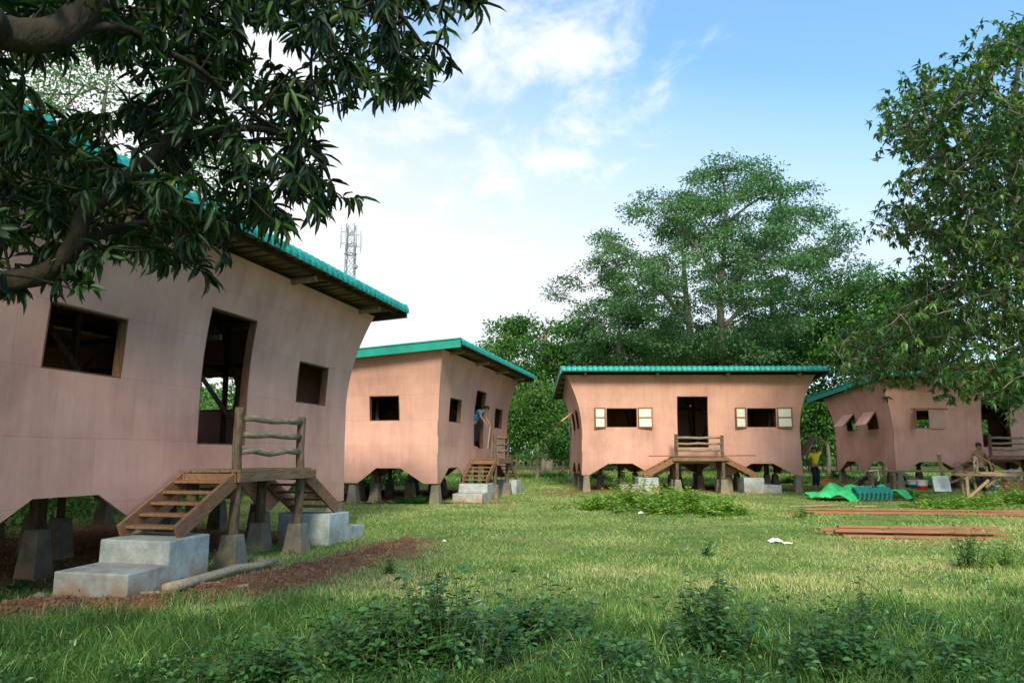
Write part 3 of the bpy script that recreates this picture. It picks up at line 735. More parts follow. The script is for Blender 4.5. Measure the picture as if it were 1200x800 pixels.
# pole lying along the dirt beside the first concrete step
a, b = gp(194, 698), gp(322, 664); d = b - a; mb = MB(); pts = []; rr = []
for t, oz, r in ((0, .05, .062), (.2, .065, .06), (.42, .085, .055), (.62, .10, .052), (.82, .07, .045), (1, .075, .034)):
    p = a + d * t; n_ = Vector((-d.y, d.x, 0)).normalized(); pts.append((p.x + n_.x * .07 * math.sin(t * 3.4), p.y + n_.y * .07 * math.sin(t * 3.4), float(zg(p.x, p.y)) + oz)); rr.append(r)
mb.tube(pts, rr, 10, wob=.05); o = mb.build('log', 'pale_log', None, smooth=True); tag(o, 'pale crooked peeled log lying in the red dirt beside the near concrete step', 'log')
def rock(px, py, s, lb, mat='grey_rock', name='rock', cat='rock', flat=.5):
    p = gp(px, py); vs = []; mb = MB(); n, k = 9, 5
    for j in range(k):
        ph = math.pi * j / (k - 1)
        for i in range(n):
            th = 2 * math.pi * i / n; r = s * (1 + random.uniform(-.18, .18))
            vs.append((r * math.sin(ph) * math.cos(th), r * .7 * math.sin(ph) * math.sin(th), r * flat * math.cos(ph)))
    mb.add(vs, [(j * n + i, j * n + (i + 1) % n, (j + 1) * n + (i + 1) % n, (j + 1) * n + i) for j in range(k - 1) for i in range(n)])
    o = mb.build(name, mat, None); o.location = (p.x, p.y, p.z + s * flat * .4); o.rotation_euler = (0, 0, random.uniform(0, 3)); tag(o, lb, cat); return o
rock(46, 703, .10, 'tan broken brick lump on the dirt left of the near concrete step')
rock(84, 693, .06, 'small brown stone lying close to the near concrete step')
rock(521, 634, .045, 'small whitish stone in the grass past the end of the dirt strip', 'white_plastic')
for i, (x, y_) in enumerate(((40, 723), (246, 686), (284, 690), (176, 699))):
    p = gp(x, y_); L_ = (.30, .22, .12, .2)[i]; an = (.1, .3, .7, .1)[i]
    o = MB().bar((-L_ / 2, 0, .015), (L_ / 2, 0, .02), .05, .022).build('wood_scrap', 'pale_log', None); o.location = p; o.rotation_euler = (0, 0, an)
    tag(o, ('pale flat wood offcut on the dirt at the left edge of the picture', 'short wood offcut beside the middle of the pale log', 'tiny wood chip on the dirt below the pale log', 'wood offcut against the foot of the near concrete step')[i], 'offcut')
# long pole across the deck of the squarely facing house
x0, y0, a_, gz = HP[3]
o = MB().tube([(2.42, -.98, 1.352), (4.4, -.99, 1.36), (6.42, -.98, 1.37)], .018, 7).build('bamboo_pole', 'frame_wood', None, smooth=True); o.location = (x0, y0, gz + .0); o.rotation_euler = (0, 0, a_)
tag(o, 'long thin pole laid level across the deck of the squarely facing house', 'pole')
# sawn lumber: two heaps of single boards
def board(pa, pb, z, w_, h_, lb, grp, roll=0, mat='red_lumber'):
    a = Vector((pa[0], pa[1], z)); b = Vector((pb[0], pb[1], z + roll)); mb = MB(); L_ = (b - a).length
    mb.bar((0, 0, h_ / 2), (L_, 0, h_ / 2), w_, h_)
    o = mb.build('sawn_board', mat, None, bevel=.004); o.location = a; o.rotation_euler = (random.uniform(-.06, .06), -math.asin((b.z - a.z) / L_), math.atan2(b.y - a.y, b.x - a.x) + random.uniform(-.012, .012))
    tag(o, lb, 'board', grp); return o
g1 = 'red sawn boards in the nearer heap'; g2 = 'red sawn boards in the farther heap'
A, Bq = gp(982, 628), gp(1180, 631)
zz = float(zg((A.x + Bq.x) / 2, A.y))
for i, (dx0, dx1, dy, z, lb) in enumerate(((.05, .0, -.08, .0, 'lowest front board of the nearer red lumber heap'), (-.15, -.15, .22, .03, 'buried middle board of the nearer red lumber heap'), (.35, .1, .45, .03, 'lowest back board of the nearer red lumber heap'),
        (-.02, .02, .1, .075, 'long dark-ended board lying on the lowest boards of the nearer red heap'), (-.22, -.3, .30, .085, 'board sticking out farthest left from the nearer red lumber heap'), (.12, .05, .27, .135, 'topmost board of the nearer red lumber heap'))):
    board((A.x + dx0, A.y + dy), (Bq.x + dx1, Bq.y + dy + random.uniform(-.1, .1)), zz + z, .11, .045, lb, g1)
A, Bq = gp(953, 602), gp(1260, 606); zz = float(zg(A.x + 2, A.y))
for i, (dx0, dy, z, lb) in enumerate(((0, 0, .01, 'front board of the farther red lumber heap, flat in the grass'), (-.12, .28, .015, 'second board from the front of the farther red lumber heap'), (.0, .6, .02, 'long back board of the farther red lumber heap'), (.3, .85, .02, 'rearmost board of the farther red lumber heap, half sunk in grass'), (-.1, .42, .065, 'topmost board of the farther red lumber heap'))):
    board((A.x + dx0, A.y + dy), (Bq.x + i * .3, Bq.y + dy * 1.3), zz + z, .14, .04, lb, g2)
A, Bq = gp(922, 594), gp(978, 592); board(A, Bq, A.z + .01, .3, .03, 'wide pale plank lying flat left of the farther lumber heap', 'pale planks by the green tarp', mat='tan_wood')
A, Bq = gp(1000, 594), gp(1026, 594); board(A, Bq, A.z + .01, .2, .03, 'short pale plank in the grass below the teal roofing sheets', 'pale planks by the green tarp', mat='tan_wood')
# pieces of litter
def crumple(name, px, py, s, mat, lb, cat, flat=.5):
    p = gp(px, py); n = 9; vs = []; mb = MB()
    for j in range(n):
        for i in range(n):
            x, y_ = (i / (n - 1) - .5), (j / (n - 1) - .5)
            e = max(0, 1 - 2.6 * (x * x + y_ * y_)); vs.append((x * s * 2 * random.uniform(.85, 1.15), y_ * s * 1.2 * random.uniform(.85, 1.15), s * flat * (e * random.uniform(.3, 1) + random.uniform(0, .12))))
    mb.add(vs, [(j * n + i, j * n + i + 1, (j + 1) * n + i + 1, (j + 1) * n + i) for j in range(n - 1) for i in range(n - 1)])
    o = mb.build(name, mat, None, smooth=False, solid=.004); o.location = (p.x, p.y, p.z + .02); tag(o, lb, cat); return o
crumple('plastic_bag', 909, 637, .13, 'white_plastic', 'crumpled white plastic bag lying on the lawn', 'bag')
crumple('plastic_bag', 923, 639, .07, 'white_plastic', 'small white plastic scrap just right of the crumpled bag', 'bag')
crumple('paper_scrap', 751, 602, .07, 'white_plastic', 'small white scrap of paper in the grass before the squarely facing house', 'litter', .9)
# green tarp thrown over a pile
def pt_in(poly, x, y):
    c = False; j = len(poly) - 1
    for i in range(len(poly)):
        xi, yi = poly[i]; xj, yj = poly[j]
        if (yi > y) != (yj > y) and x < (xj - xi) * (y - yi) / (yj - yi) + xi: c = not c
        j = i
    return c
def tarp_piece(x0_, x1_, y0_, y1_, hfun, outline=None, res=.06):
    mb = MB(); xs = np.arange(x0_, x1_, res); ys = np.arange(y0_, y1_, res); id_ = {}
    for j, yy in enumerate(ys):
        for i, xx in enumerate(xs):
            if outline and not pt_in(outline, xx, yy): continue
            fold = .045 * math.sin(xx * 9 + yy * 5 + 3 * float(vnoise(xx, yy, .5, 31))) + .13 * (float(vnoise(xx, yy, .3, 32)) - .5) + .12 * abs(math.sin(xx * 4 - yy * 3))
            id_[(i, j)] = len(mb.v); mb.v.append((xx, yy, float(zg(xx, yy)) + max(.015, hfun(xx, yy) + fold)))
    for (i, j) in id_:
        q = [(i, j), (i + 1, j), (i + 1, j + 1), (i, j + 1)]
        if all(k in id_ for k in q): mb.f.append(tuple(id_[k] for k in q))
    return mb
p0 = gp(938, 582); p1 = gp(988, 590); p2 = gp(1064, 587)
yb = 24.3
def tarp_h(x, y):
    px_, py_, _ = project([x, y, .1])
    ridge = np.interp(px_, [936, 950, 964, 974, 984, 1000, 1030, 1052, 1068], [.04, .14, .22, .46, .34, .36, .36, .30, .05])
    prof = np.interp(y, [yb - 1.05, yb - .3, yb + .35, yb + 1.5], [.02, .55, 1, .05])
    return float(ridge * prof)
X = lambda px: (px - 600) * yb / F_PX
outl = [(X(937), yb + .1), (X(944), yb - .55), (X(958), yb - .8), (X(968), yb - 1.0), (X(985), yb - .9), (X(990), yb - .25), (X(1000), yb + .02), (X(1028), yb + .05), (X(1034), yb - .35), (X(1052), yb - .5), (X(1068), yb - .2), (X(1066), yb + .5), (X(1040), yb + .9), (X(1000), yb + 1.2), (X(965), yb + 1.3), (X(945), yb + .9)]
o = tarp_piece(X(934), X(1072), yb - 1.2, yb + 1.6, tarp_h, outl).build('tarp', 'tarp', None, smooth=True, solid=.004); tag(o, 'bright green tarpaulin crumpled over a pile on the grass', 'tarpaulin')
# roofing sheets showing under the tarp
root = empty('roofing_bundle', (X(1009), yb - .25, float(zg(X(1009), yb - .25)))); tag(root, 'bundle of teal corrugated roofing sheets sticking out from under the green tarp', 'roofing sheets')
for k in range(5):
    mb = MB(); n = 60; L_ = 1.12; m_ = 9
    for j in range(m_):
        tt = j / (m_ - 1)
        for i in range(n):
            u = i / (n - 1); mb.v.append(((u - .5) * L_, .42 * (tt - .5) - .05 * k * .3, .05 + .05 * k + .18 * math.sin(math.pi * min(1, tt * .62 + .02)) * (1 if tt > 0 else 1) + .016 * math.cos(u * L_ / .14 * 2 * math.pi)))
    mb.f = [(j * n + i, j * n + i + 1, (j + 1) * n + i + 1, (j + 1) * n + i) for j in range(m_ - 1) for i in range(n - 1)]
    mb.build('roofing_sheet', 'teal_metal', root, smooth=True, solid=.008)
# ---------------- carpenters' benches
def trestle_bench(name, y, xa, xb, zt_, legs, lb, extra=()):
    g = float(zg((xa + xb) / 2, y)); root = empty(name, ((xa + xb) / 2, y, g)); ox = (xa + xb) / 2; tag(root, lb, 'workbench', 'rough pole workbenches'); q = 0
    for dy, dz, mat in ((-.22, 0, 'bench_wood'), (.12, .01, 'tan_wood')):
        MB().bar((xa - ox, dy, zt_ + dz), (xb - ox, dy, zt_ - .02 + dz), .11, .06).build('rail', mat, root, bevel=.004)
    for (x, mat) in legs:
        MB().bar((x - ox, -.24, -.05), (x - ox + .02, -.22, zt_ - .03), .09, .07, up=(0, 1, 0)).build('leg', mat, root)
        MB().bar((x - ox + .25, .40, -.05), (x - ox + .05, .14, zt_ - .03), .08, .06, up=(0, 1, 0)).build('leg', 'bench_wood', root)
        MB().bar((x - ox - .06, -.26, zt_ - .12), (x - ox + .1, .22, zt_ - .12), .06, .05).build('crosspiece', 'tan_wood', root)
    for a, b, mat in extra: MB().bar(tuple(Vector(a) - Vector((ox, 0, 0))), tuple(Vector(b) - Vector((ox, 0, 0))), .08, .05, up=(0, 1, 0)).build('brace', mat, root)
    return root
XX = lambda px, y: (px - 600) * y / F_PX * 1.0
yA, yB_ = 28.6, 25.2
trestle_bench('workbench', yA, XX(1009, yA), XX(1122, yA), .80, [(XX(1037, yA), 'bench_wood'), (XX(1012, yA), 'bench_wood')], 'rough pole workbench beside the green tarp, with buckets behind it',
    [((XX(1040, yA), -.3, .78), (XX(1086, yA), -.3, .22), 'bench_wood'), ((XX(1086, yA), -.28, .22), (XX(1122, yA), -.28, .62), 'bench_wood'), ((XX(1037, yA), -.28, .38), (XX(1052, yA), -.28, .38), 'bench_wood')])
trestle_bench('workbench', yB_, XX(1106, yB_), XX(1250, yB_), .76, [(XX(1119, yB_), 'tan_wood'), (XX(1205, yB_), 'tan_wood')], 'plank workbench in front of the shirtless man, braced by a pale slanting board',
    [((XX(1118, yB_), -.3, .03), (XX(1143, yB_), -.3, .60), 'tan_wood'), ((XX(1143, yB_), .35, .0), (XX(1136, yB_), .2, .70), 'bench_wood'), ((XX(1150, yB_), .2, .35), (XX(1160, yB_), -.1, .70), 'tan_wood'), ((XX(1180, yB_), -.1, .15), (XX(1182, yB_), -.1, .72), 'bench_wood')])
for i, (xa, xb, dy, z, m_, lb) in enumerate(((1128, 1205, .28, .815, 'red_lumber', 'reddish plank lying at the back of the plank workbench'), (1134, 1160, -.24, .795, 'tan_wood', 'short pale plank on the front edge of the plank workbench'), (1172, 1240, -.08, .81, 'red_lumber', 'long reddish plank on the plank workbench at the picture edge'))):
    g = float(zg(XX(xa, yB_), yB_)); board((XX(xa, yB_), yB_ + dy), (XX(xb, yB_), yB_ + dy + .05), g + z, .12, .04, lb, 'planks on the workbench', mat=m_)
# leaning post, white board, buckets, sack, jug, ropes
def plain(name, mb, mat, loc, lb, cat, rz=0, **k):
    o = mb.build(name, mat, None, **k); o.location = loc; o.rotation_euler = (0, 0, rz); tag(o, lb, cat); return o
def G(px, y): x = XX(px, y); return Vector((x, y, float(zg(x, y))))
plain('timber_post', MB().bar((0, 0, -.05), (-.22, -.15, 1.36), .11, .1).bar((-.32, -.15, 1.38), (-.12, -.15, 1.38), .13, .04), 'tan_wood', G(1099, 29.2), 'stubby timber post leaning up between the workbench and the pink wall', 'post')
r_ = empty('white_board', G(1095, 27.6)); tag(r_, 'square white board propped upright under the pole workbench', 'board')
M_ = Matrix.Rotation(R(-12), 3, 'X')
MB().box((0, 0, .38), (.60, .03, .56), M_).build('panel', 'white_plastic', r_); MB().bar((-.31, -.02, .12), (-.31, .08, .66), .03, .03).build('edge_strip', 'teal_metal', r_)
def bucket(px, y, r, h, mat, band, lb, z=0):
    root = empty('bucket', G(px, y) + Vector((0, 0, z))); tag(root, lb, 'bucket', 'plastic buckets under the pole workbench')
    n = 18; mb = MB(); pr = [(r * .82, 0), (r, h), (r * 1.05, h), (r * 1.05, h - .03), (r * .96, h - .03), (r * .93, h - .005), (r * .78, .01)]
    vs = [(a * math.cos(2 * math.pi * k / n), a * math.sin(2 * math.pi * k / n), b) for a, b in pr for k in range(n)]; mb.add(vs, [(j * n + k, j * n + (k + 1) % n, (j + 1) * n + (k + 1) % n, (j + 1) * n + k) for j in range(len(pr) - 1) for k in range(n)] + [tuple(range(n))[::-1]])
    mb.build('shell', mat, root, smooth=False)
    mb = MB(); vs = [(a * math.cos(2 * math.pi * k / n), a * math.sin(2 * math.pi * k / n), b) for a, b in ((r * .835, .0), (r * .91, h * .42)) for k in range(n)]; mb.add(vs, [(k, (k + 1) % n, n + (k + 1) % n, n + k) for k in range(n)]); mb.build('band', band, root)
    mb = MB(); mb.tube([(r * math.cos(t), r * .2, h + .02 + .1 * math.sin(t)) for t in np.linspace(0, math.pi, 9)], .006, 5); mb.build('handle', 'tube_black', root); return root
bucket(1073, 28.2, .19, .36, 'white_plastic', 'red_plastic', 'white bucket with a red lower half under the pole workbench', z=.12)
bucket(1061, 28.9, .16, .30, 'white_plastic', 'blue_plastic', 'smaller white bucket left of the red and white one', z=.16)
bucket(1116, 26.6, .16, .30, 'pier_concrete', 'pier_concrete', 'grey bucket standing on the joint between the two workbenches', z=.72)
o = rock(1178, 563, .42, 'lumpy pale sack resting in the shade under the last deck', 'sack', 'sack', 'sack', .55); q = G(1177, 29.3); o.location = (q.x, q.y, q.z + .62)
plain('block_stack', MB().box((0, 0, .2), (.95, .5, .4)).box((.05, .02, .47), (.7, .4, .13)), 'brick_red', G(1177, 29.35) - Vector((0, 0, .02)), 'low stack of red blocks under the pale sack', 'blocks', bevel=.01)
root = empty('jug', G(1157, 25.55) + Vector((0, 0, .26))); tag(root, 'small blue plastic jug hanging below the plank workbench', 'jug')
n = 14; pr = [(.0, 0), (.09, .01), (.11, .08), (.10, .17), (.045, .23), (.04, .27), (0, .27)]; mb = MB()
mb.add([(a * math.cos(2 * math.pi * k / n), a * math.sin(2 * math.pi * k / n), b) for a, b in pr for k in range(n)], [(j * n + k, j * n + (k + 1) % n, (j + 1) * n + (k + 1) % n, (j + 1) * n + k) for j in range(len(pr) - 1) for k in range(n)]); mb.build('body', 'blue_plastic', root, smooth=True)
MB().tube([(0, 0, .26), (.02, 0, .40), (0, 0, .50)], .006, 5).build('string', 'sack', root)
q = G(1010, 28.2); e1, e2 = gp(991, 573) - q, gp(999, 574) - q; root = empty('rope', q); tag(root, 'white ropes tied to the end of the pole workbench and pegged to the grass', 'rope')
for e in (e1, e2): MB().tube([(0, 0, .86), tuple(Vector(e) * .5 + Vector((0, 0, .40))), tuple(e)], .012, 5).build('strand', 'white_plastic', root)
MB().tube([(-.05, -.26, .84), (.25, -.3, .88), (.3, -.3, .55), (.22, -.3, .5)], .025, 6).build('knot', 'white_plastic', root)
plain('tyre', MB().tube([(.26 * math.cos(t), 0, .30 + .26 * math.sin(t)) for t in np.linspace(0, 2 * math.pi, 22)], .085, 9, cap=False), 'tube_black', G(1009, 29.3), 'black tyre standing under the left end of the pole workbench', 'tyre', smooth=True)
plain('crate', MB().box((0, 0, .16), (.5, .35, .3)), 'bench_wood', G(1033, 29.6), 'low wooden crate behind the leg of the pole workbench', 'crate', bevel=.01)
# brick heap and bench beam at the yellow-shirted worker
plain('brick_stack', MB().box((0, 0, .08), (.8, .22, .16)).box((.05, 0, .2), (.5, .2, .08)), 'brick_red', gp(969, 566), 'little stack of red bricks beside the green tarp and the end pier', 'bricks', bevel=.008)
# ---------------- telecom tower far behind the first house
ty = 150.; tz0 = float(zbase(ty)); tx = (407 - 600) / F_PX * ty * 1.01
def tower():
    root = empty('telecom_tower', (tx, ty, tz0)); tag(root, 'grey lattice telecom tower rising behind the roof of the mango shaded house', 'tower')
    top = float(at_y(407, 263, ty)[2]) - tz0; wb, wt = 2.4, 1.6
    def W_(z): return (wb + (wt - wb) * min(1, z / top)) / 2
    for sx_, sy_ in ((-1, -1), (1, -1), (1, 1), (-1, 1)):
        MB().tube([(sx_ * W_(0), sy_ * W_(0), 0), (sx_ * W_(top), sy_ * W_(top), top)], .11, 6).build('leg', 'tower_metal', root)
    z = 0; k = 0; mb = MB()
    while z < top - 2:
        z2 = z + 2.3
        for i, (p, q) in enumerate((((-1, -1), (1, -1)), ((1, -1), (1, 1)), ((1, 1), (-1, 1)), ((-1, 1), (-1, -1)))):
            a = Vector((p[0] * W_(z), p[1] * W_(z), z)); b = Vector((q[0] * W_(z2), q[1] * W_(z2), z2)); c = Vector((q[0] * W_(z), q[1] * W_(z), z)); d = Vector((p[0] * W_(z2), p[1] * W_(z2), z2))
            mb.tube([a, b], .05, 4); mb.tube([c, d], .05, 4); mb.tube([a, c], .045, 4)
        z = z2
    mb.build('lattice', 'tower_metal', root)
    for zz in (top - 6.3, top - 16.5): MB().tube([(1.15 * math.cos(t), 1.15 * math.sin(t), zz) for t in np.linspace(0, 2 * math.pi, 13)], .18, 5, cap=False).build('platform', 'tower_metal', root)
    for i in range(6):
        t = 2 * math.pi * i / 6 + .2; x, y_ = 2.0 * math.cos(t), 2.0 * math.sin(t); zz = top - 3.6 + (i % 2) * .5
        a_ = MB().box((x, y_, zz), (.34, .24, 2.7)).build('antenna', 'tower_metal', root)
        MB().tube([(x, y_, zz - 2.2), (x, y_, zz + 2.4)], .09, 5).tube([(0, 0, zz - 1), (x, y_, zz - 1)], .08, 4).tube([(0, 0, zz + 1.4), (x, y_, zz + 1.4)], .08, 4).build('bracket', 'tower_metal', a_)
    MB().tube([(1.2, -.6, top - 9.2), (1.6, -1.0, top - 9.2)], [.5, .35], 12).build('dish', 'tower_metal', root)
    MB().tube([(1.1, -.6, top - 7.4), (1.3, -.9, top - 7.4)], [.3, .2], 12).build('dish', 'tower_metal', root)
tower()
# ---------------- fence line behind the houses
def fence(px0, px1, y, n, lb):
    a = Vector((XX(px0, y), y, float(zbase(y)))); b = Vector((XX(px1, y), y, float(zbase(y)))); root = empty('fence', a); tag(root, lb, 'fence'); d = b - a
    for i in range(n + 1):
        p = d * (i / n); MB().tube([tuple(p - Vector((0, 0, .1))), tuple(p + Vector((random.uniform(-.06, .06), 0, 1.35 + random.uniform(-.1, .15))))], .06, 6).build('post', 'fence_wood', root)
    for z in (.45, .85, 1.2): MB().tube([(0, 0, z), tuple(d * .5 + Vector((0, 0, z - .04))), tuple(d + Vector((0, 0, z)))], .022, 5).build('wire', 'fence_wood', root)
fence(598, 690, 56, 12, 'thin post fence crossing the sunlit sand between the second and third houses')
fence(935, 1000, 58, 8, 'thin post fence far behind the yellow-shirted worker')
o = plain('grey_post', MB().tube([(0, 0, -.1), (.03, 0, 2.1)], .09, 8), 'fence_wood', G(668, 44), 'single thin grey post standing left of the squarely facing house', 'post')

# ================================================================== people
def skin_mesh(name, verts, edges, mat, parent, sub=2):
    me = bpy.data.meshes.new(name); me.from_pydata([v[:3] for v in verts], edges, []); me.materials.append(MATS[mat])
    o = bpy.data.objects.new(name, me); COL.objects.link(o)
    sk = o.modifiers.new('skin', 'SKIN'); sk.use_smooth_shade = True
    for i, v in enumerate(verts):
        r = v[3]; r = (r, r) if not isinstance(r, tuple) else r
        me.skin_vertices[0].data[i].radius = r; me.skin_vertices[0].data[i].use_root = (i == 0)
    s = o.modifiers.new('sub', 'SUBSURF'); s.levels = sub; s.render_levels = sub
    if parent is not None: o.parent = parent
    return o
def make_person(loc, rz, pose, lb, shirt=None, trousers='dark_cloth', tall=1.66, barefoot=True):
    """pose: dict of joints in local coords, x = the person's left, facing -y"""
    root = empty('person', loc, rz); tag(root, lb, 'person'); J = pose
    order = ['pelvis', 'belly', 'chest', 'neck', 'head', 'crown', 'shL', 'elL', 'wrL', 'haL', 'shR', 'elR', 'wrR', 'haR', 'hipL', 'knL', 'anL', 'toL', 'hipR', 'knR', 'anR', 'toR']
    rad = dict(pelvis=(.13, .10), belly=(.12, .09), chest=(.145, .10), neck=.052, head=(.078, .088), crown=(.07, .08), shL=.062, elL=.042, wrL=.028, haL=(.032, .016), hipL=.082, knL=.056, anL=.038, toL=(.035, .022))
    for k in list(rad):
        if k.endswith('L'): rad[k[:-1] + 'R'] = rad[k]
    vs = [(*J[k], rad[k]) for k in order]; I = {k: i for i, k in enumerate(order)}
    ed = [('pelvis', 'belly'), ('belly', 'chest'), ('chest', 'neck'), ('neck', 'head'), ('head', 'crown')]
    for s in 'LR': ed += [('chest', 'sh' + s), ('sh' + s, 'el' + s), ('el' + s, 'wr' + s), ('wr' + s, 'ha' + s), ('pelvis', 'hip' + s), ('hip' + s, 'kn' + s), ('kn' + s, 'an' + s), ('an' + s, 'to' + s)]
    E_ = [(I[a], I[b]) for a, b in ed]
    # fingers and thumb, rooted in the palm
    for s, sg in (('L', 1), ('R', -1)):
        h = Vector(J['ha' + s]); wv = Vector(J['wr' + s]); d = (h - wv).normalized(); side = d.cross(Vector((0, 1, 0)))
        if side.length < .2: side = d.cross(Vector((1, 0, 0)))
        side.normalize(); curl = side.cross(d)
        for q, (o_, L_) in enumerate(((-.024, .055), (-.008, .068), (.008, .064), (.024, .05))):
            n0 = len(vs); b = h + side * o_ + d * .02
            vs += [(*b, .0085), (*(b + d * L_ * .55 + curl * .008), .008), (*(b + d * L_ * .85 + curl * .03), .0065)]; E_ += [(I['ha' + s], n0), (n0, n0 + 1), (n0 + 1, n0 + 2)]
        n0 = len(vs); b = h - side * .03 - d * .01; vs += [(*b, .0095), (*(b - side * .02 + d * .03 + curl * .02), .008)]; E_ += [(I['ha' + s], n0), (n0, n0 + 1)]
    # nose, ears
    hd = Vector(J['head']); f = Vector(J.get('face', (0, -1, 0))).normalized(); up = (Vector(J['crown']) - hd).normalized(); sd_ = up.cross(f).normalized()
    body = skin_mesh('body', vs, E_, 'skin', root)
    for q in (-1, 1):
        MB().tube([hd + sd_ * q * .07 + up * .015, hd + sd_ * q * .09 + up * .02], [.022, .018], 8).build('ear', 'skin', root, smooth=True)
        MB().tube([hd + f * .068 + sd_ * q * .03 + up * .03, hd + f * .083 + sd_ * q * .03 + up * .03], [.012, .008], 8).build('eye', 'hair', root, smooth=True)
    MB().tube([hd + f * .07 + up * .03, hd + f * .10 - up * .01, hd + f * .075 - up * .015], [.008, .014, .01], 7).build('nose', 'skin', root, smooth=True)
    MB().tube([hd + f * .075 - up * .038 - sd_ * .022, hd + f * .082 - up * .04, hd + f * .075 - up * .038 + sd_ * .022], [.004, .007, .004], 6).build('mouth', 'brick_red', root, smooth=True)
    n, k = 14, 7; mb = MB(); c = hd + up * .045 - f * .012
    for j in range(k):
        ph = (math.pi * .56) * j / (k - 1)
        for i in range(n):
            th = 2 * math.pi * i / n; dr = sd_ * math.cos(th) * .092 + f * math.sin(th) * (.098 if math.sin(th) < 0 else .085); r = 1 + random.uniform(-.04, .05)
            low = .020 if math.sin(th) > .3 else -.055
            mb.v.append(tuple(c + dr * min(1.0, math.sin(ph) * 1.04) * r + up * (.085 * math.cos(ph) * r + (low if j == k - 1 else 0))))
    mb.f = [(j * n + i, j * n + (i + 1) % n, (j + 1) * n + (i + 1) % n, (j + 1) * n + i) for j in range(k - 1) for i in range(n)]; mb.build('hair', 'hair', root, smooth=True)
    def mixp(a, b, t): return tuple(Vector(J[a]).lerp(Vector(J[b]), t))
    # trousers
    v = [(*J['pelvis'], (.15, .12)), (*mixp('pelvis', 'belly', .35), (.142, .112))]; e = [(0, 1)]
    for s in 'LR':
        n0 = len(v); v += [(*J['hip' + s], .105), (*J['kn' + s], .08), (*mixp('kn' + s, 'an' + s, .85), .066)]; e += [(0, n0), (n0, n0 + 1), (n0 + 1, n0 + 2)]
    skin_mesh('trousers', v, e, trousers, root)
    if shirt:
        v = [(*mixp('pelvis', 'belly', .1), (.160, .125)), (*J['belly'], (.148, .115)), (*J['chest'], (.165, .12)), (*mixp('chest', 'neck', .55), (.085, .07))]; e = [(0, 1), (1, 2), (2, 3)]
        for s in 'LR':
            n0 = len(v); v += [(*J['sh' + s], .082), (*mixp('sh' + s, 'el' + s, .75), .066)]; e += [(2, n0), (n0, n0 + 1)]
        skin_mesh('shirt', v, e, shirt, root)
    return root
base = dict(pelvis=(0, 0, .90), belly=(0, 0, 1.06), chest=(0, 0, 1.26), neck=(0, 0, 1.42), head=(0, -.015, 1.51), crown=(0, -.01, 1.59), shL=(.17, 0, 1.34), elL=(.24, .02, 1.08), wrL=(.26, -.08, .86), haL=(.26, -.12, .79),
            shR=(-.17, 0, 1.34), elR=(-.24, .02, 1.08), wrR=(-.26, -.08, .86), haR=(-.26, -.12, .79), hipL=(.09, 0, .84), knL=(.10, -.02, .47), anL=(.10, .03, .09), toL=(.11, -.13, .035), hipR=(-.09, 0, .84), knR=(-.10, -.02, .47), anR=(-.10, .03, .09), toR=(-.11, -.13, .035))
# worker in yellow: both arms up, balancing a board on the head
P_ = dict(base); P_.update(elL=(.30, -.05, 1.50), wrL=(.22, -.10, 1.72), haL=(.20, -.11, 1.79), elR=(-.36, -.03, 1.14), wrR=(-.30, -.14, 1.36), haR=(-.27, -.15, 1.43), knR=(-.08, -.10, .49), anR=(-.09, .0, .10), toR=(-.10, -.16, .04), chest=(.03, 0, 1.27), pelvis=(-.02, 0, .9))
q = G(950, 31.2)
yp = make_person(q, R(8), P_, 'person in a yellow shirt and dark trousers carrying a board on the head', 'yellow_cloth')
noisy('panel_brown', (.24, .14, .11), (.34, .21, .17), 5, .8, .1)
mb = MB(); mb.box((-.18, -.02, 0), (.92, .66, .025), Matrix.Rotation(R(-56), 3, 'Y')); o = mb.build('board', 'panel_brown', None, bevel=.004); o.location = q + Vector((-.06, -.05, 1.80)); tag(o, 'brown board held over the head of the person in yellow', 'board')
mb = MB(); mb.bar((0, 0, 0), (.24, 0, -.26), .09, .04); o = mb.build('slat', 'tan_wood', None); o.location = q + Vector((.12, -.35, 2.12)); tag(o, 'narrow wooden slat held slanting beside the brown board', 'slat')
# shirtless man behind the plank bench, head bowed over his work
P_ = dict(base); P_.update(chest=(0, -.03, 1.25), neck=(0, -.05, 1.42), head=(.01, -.085, 1.505), crown=(.01, -.085, 1.59), shL=(.18, -.03, 1.34), shR=(-.18, -.03, 1.34), elL=(.30, .02, 1.08), wrL=(.27, -.16, .90), haL=(.25, -.22, .86), elR=(-.27, -.02, 1.07), wrR=(-.16, -.24, 1.02), haR=(-.12, -.30, 1.0), face=(.25, -.9, -.35))
qm = G(1140, 26.2)
sp = make_person(qm, R(-4), P_, 'shirtless man with black hair bending over the plank workbench', None); sp.scale = (1.12, 1.12, 1.12); yp.scale = (1.06, 1.06, 1.06)
mb = MB(); mb.tube([(-.30, 0, .35), (.38, -.1, -.12)], .02, 6); o = mb.build('stick', 'tan_wood', None, smooth=True); o.location = qm + Vector((.05, -.30, 1.08)); tag(o, 'straight pale stick held across the body of the shirtless man', 'stick')
mb = MB(); random.seed(5)
for k in range(7): mb.tube([(random.uniform(-.05, .05), random.uniform(-.03, .03), .2 + random.uniform(0, .12)), (random.uniform(-.09, .09), 0, .05), (random.uniform(-.12, .12), 0, -.25)], .016, 5)
o = mb.build('cord_bundle', 'sack', None, smooth=True); o.location = qm + Vector((-.30, -.30, 1.08)); tag(o, 'loose bundle of pale cord hanging at the side of the shirtless man', 'cord')
